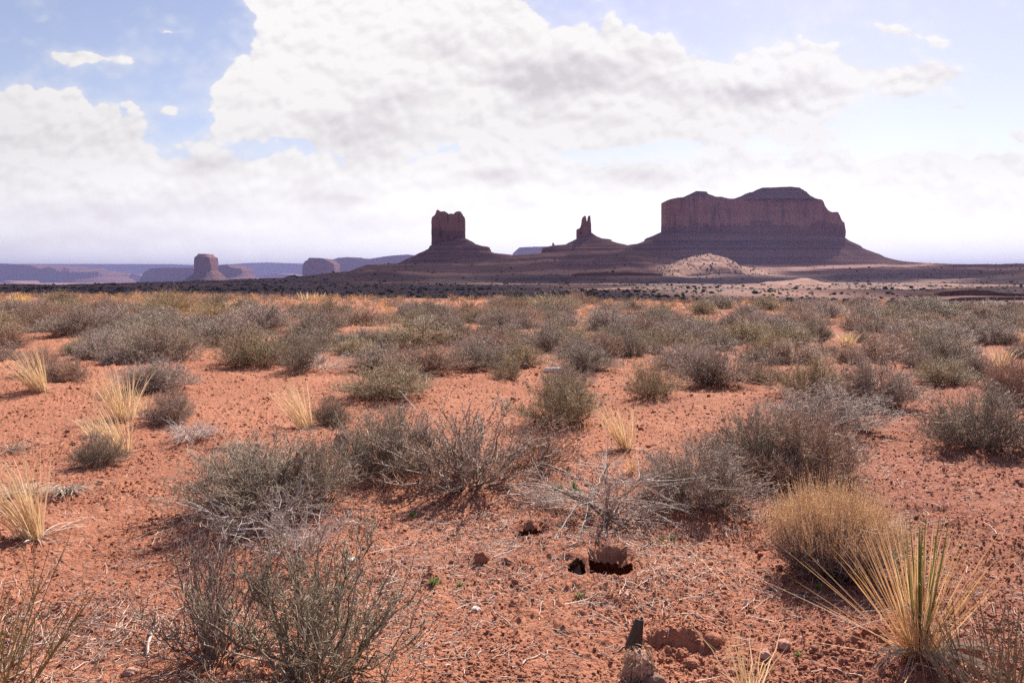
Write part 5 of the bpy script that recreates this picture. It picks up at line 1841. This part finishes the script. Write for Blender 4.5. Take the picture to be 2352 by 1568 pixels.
def lathe(prof, n=24):
    prof = np.array(prof, float)
    a = np.linspace(0, 2 * math.pi, n, endpoint=False)
    X = prof[:, 0:1] * np.cos(a)[None]
    Y = prof[:, 0:1] * np.sin(a)[None]
    Z = np.repeat(prof[:, 1:2], n, 1)
    V, Fq = ring_mesh(X, Y, Z)
    return V, Fq


def build_bottle():
    m, t = material('brown_glass')
    pos = t.n('ShaderNodeTexCoord').outputs['Object']
    n = t.noise(pos, 30, 4, 0.6)
    out = t.n('ShaderNodeOutputMaterial')
    p = t.n('ShaderNodeBsdfPrincipled')
    t.set(p.inputs['Base Color'], t.mix(n, rgb(0.62, 0.42, 0.30), rgb(0.80, 0.62, 0.48)))
    p.inputs['Roughness'].default_value = 0.18
    p.inputs['Transmission Weight'].default_value = 0.55
    p.inputs['IOR'].default_value = 1.3
    t.t.links.new(p.outputs[0], out.inputs[0])
    x, y, z = place(1476, 1150)
    root = thing('glass_bottle', 'broken brown glass bottle lying open-ended under the broad grey shrub', 'bottle', (x, y, z))
    prof = [(0.012, -0.075), (0.013, -0.055), (0.014, -0.045), (0.024, -0.028), (0.030, -0.010), (0.033, 0.012), (0.034, 0.045), (0.036, 0.066), (0.033, 0.066), (0.031, 0.045), (0.030, 0.012), (0.027, -0.010), (0.021, -0.028), (0.011, -0.045), (0.009, -0.075)]
    V, Fq = lathe(prof)
    b = obj('bottle_body', mesh_from('bottle_body', [(V, Fq, 0)], [m], True), root, (0, 0, 0.036))
    b.rotation_euler = (R(-8), R(84), R(14))
    V, Fq = lathe([(0.0325, 0.0655), (0.0372, 0.0655), (0.0378, 0.069), (0.0372, 0.072), (0.0325, 0.072), (0.0325, 0.0655)])
    w = obj('bottle_rim', mesh_from('bottle_rim', [(V, Fq, 0)], [mat_plain('pale_rim', (0.62, 0.50, 0.42), 0.3, 0.15, 60)], True), root, (0, 0, 0.036))
    w.rotation_euler = b.rotation_euler


build_bottle()


def build_log():
    x, y, z = place(1183, 806)
    root = thing('short_log', 'short grey log with a painted sunlit top lying in the clearing between two grey shrubs', 'log', (x, y, z))
    n = 20
    prof = [(0.0, -0.19), (0.05, -0.19), (0.056, -0.185), (0.058, -0.10), (0.054, -0.02), (0.050, 0.01), (0.055, 0.05), (0.058, 0.14), (0.055, 0.19), (0.048, 0.195), (0.0, 0.195)]
    V, Fq = lathe(prof, n)
    V[:, 0] *= 1 + 0.08 * perlin(V[:, 2] * 9, V[:, 1] * 30, 5)
    o = obj('log_body', mesh_from('log_body', [(V, Fq, 0)], [mat_plain('weathered_log', (0.13, 0.105, 0.095), 0.8, 0.4, 20)], False), root, (0, 0, 0.055))
    o.rotation_euler = (0, R(90), R(8))
    # flat white strip: sunlight on the log's top, put in as colour
    a = np.linspace(-0.17, 0.19, 12)
    P = np.stack([a * math.cos(R(8)), a * math.sin(R(8)), 0.112 + 0.004 * np.sin(a * 40)], -1)[None]
    B = blades(P, np.full((1, 12), 0.035), np.broadcast_to(np.array([0, 1.0, 0]), (1, 12, 3)))
    V2 = np.concatenate([B[0], B[0] - np.array([0, 0, 0.012])])
    k = len(B[0])
    q = B[1]
    obj('painted_sunlit_top', mesh_from('painted_sunlit_top', [(V2, np.concatenate([q, q[:, ::-1] + k]), 0)], [mat_plain('sunlit_top_paint', (0.66, 0.62, 0.58), 0.7, 0.15, 30)], False), root)


build_log()


def build_white_bottle():
    x, y, z = place(1272, 854)
    root = thing('plastic_bottle', 'crushed white plastic bottle lying beside the neat dome shrub', 'bottle', (x, y, z))
    prof = [(0.0, -0.15), (0.055, -0.15), (0.065, -0.13), (0.062, -0.06), (0.066, 0.0), (0.060, 0.05), (0.05, 0.09), (0.022, 0.125), (0.02, 0.14), (0.0, 0.14)]
    V, Fq = lathe(prof, 22)
    V[:, 0] = V[:, 0] * 0.62 + 0.012 * perlin(V[:, 2] * 14, V[:, 1] * 14, 7)
    o = obj('bottle_body', mesh_from('bottle_body', [(V, Fq, 0)], [mat_plain('white_plastic', (0.78, 0.76, 0.75), 0.4, 0.08, 12)], True), root, (0, 0, 0.045))
    o.rotation_euler = (0, R(88), R(12))
    V, Fq = lathe([(0.0, 0.138), (0.026, 0.138), (0.026, 0.17), (0.0, 0.17)], 18)
    c = obj('bottle_cap', mesh_from('bottle_cap', [(V, Fq, 0)], [mat_plain('orange_cap', (0.62, 0.20, 0.05), 0.5, 0.1, 20)], True), root, (0, 0, 0.045))
    c.rotation_euler = o.rotation_euler


build_white_bottle()


def build_paper(px, py, wpx, label, seed):
    g = np.random.default_rng(seed)
    x, y, z = place(px, py)
    s = wpx / F * y
    n = 7
    u = np.linspace(-0.5, 0.5, n)
    U, V_ = np.meshgrid(u, u)
    Z = 0.10 * s * perlin(U * 3 + seed, V_ * 3, seed) + 0.08 * s
    top = np.stack([U * s * (1 + 0.2 * V_), V_ * s * 0.7, Z], -1).reshape(-1, 3)
    Vv = np.concatenate([top, top - np.array([0, 0, 0.003])])
    idx = np.arange(n * n).reshape(n, n)
    q = np.stack([idx[:-1, :-1], idx[:-1, 1:], idx[1:, 1:], idx[1:, :-1]], -1).reshape(-1, 4)
    o = obj('paper_scrap', mesh_from('paper_scrap', [(Vv, np.concatenate([q, q[:, ::-1] + n * n]), 0)], [M_STONE_W], False), None, (x, y, z + 0.01))
    tag(o, label, 'paper')


build_paper(1467, 750, 24, 'white scrap of paper on red soil in front of a green shrub below the spires', 911)


# scrub specks on the valley floor and the pale hill ----------------------------------
def valley_scrub():
    g = np.random.default_rng(921)
    v, f = ico()
    n = 15000
    px = g.uniform(-80, 2430, n)
    d = 130 * (2700 / 130.0) ** (g.uniform(0, 1, n) ** 1.15)
    x = (px - CX) / F * d
    keep = perlin(x / 90.0, d / 160.0, 155) + g.normal(size=n) * 0.35 > -0.15
    x, d = x[keep], d[keep]
    z = ground_base(x, d)
    s = np.clip(g.lognormal(-0.35, 0.42, len(x)), 0.25, 2.0) * (0.55 + 0.00055 * d)
    hx, hy, hz = HP
    i = g.choice(np.nonzero((hz > 2) & (hy < 2200))[0], 330)
    x = np.concatenate([x, hx[i] + g.normal(size=330) * 2])
    d = np.concatenate([d, hy[i] + g.normal(size=330) * 2])
    z = np.concatenate([z, hz[i]])
    s = np.concatenate([s, g.uniform(0.8, 2.2, 330)])
    n = len(x)
    VV = v[None] * (1 + 0.3 * g.normal(size=(n, 12, 1))) * s[:, None, None] * np.array([1.25, 1.0, 0.8]) + np.stack([x, d, z + s * 0.35], -1)[:, None]
    FF = (f[None] + (np.arange(n) * 12)[:, None, None]).reshape(-1, 3)
    o = obj('valley_scrub', mesh_from('valley_scrub', [(VV.reshape(-1, 3), FF, 0)], [M_JUNIPER], False))
    tag(o, 'dark specks of scrub and juniper across the valley floor', None, None, 'stuff')


valley_scrub()


# haze --------------------------------------------------------------------------------
def build_haze():
    m = bpy.data.materials.new('haze')
    m.use_nodes = True
    t = NT(m.node_tree)
    out = t.n('ShaderNodeOutputMaterial')
    pv = t.n('ShaderNodeVolumePrincipled')
    pv.inputs['Color'].default_value = (0.31, 0.315, 0.62, 1)
    pv.inputs['Density'].default_value = 5.6e-5
    pv.inputs['Anisotropy'].default_value = 0.2
    t.t.links.new(pv.outputs[0], out.inputs['Volume'])
    x0, x1, y0, y1, z0, z1 = -35000, 35000, -35000, 35000, -110, 470
    V = np.array([(x, y, z) for z in (z0, z1) for y in (y0, y1) for x in (x0, x1)], float)
    Fc = np.array([(0, 2, 3, 1), (4, 5, 7, 6), (0, 1, 5, 4), (2, 6, 7, 3), (0, 4, 6, 2), (1, 3, 7, 5)])
    o = obj('haze', mesh_from('haze', [(V, Fc, 0)], [m]))
    tag(o, 'thin blue desert haze', None, None, 'stuff')


build_haze()
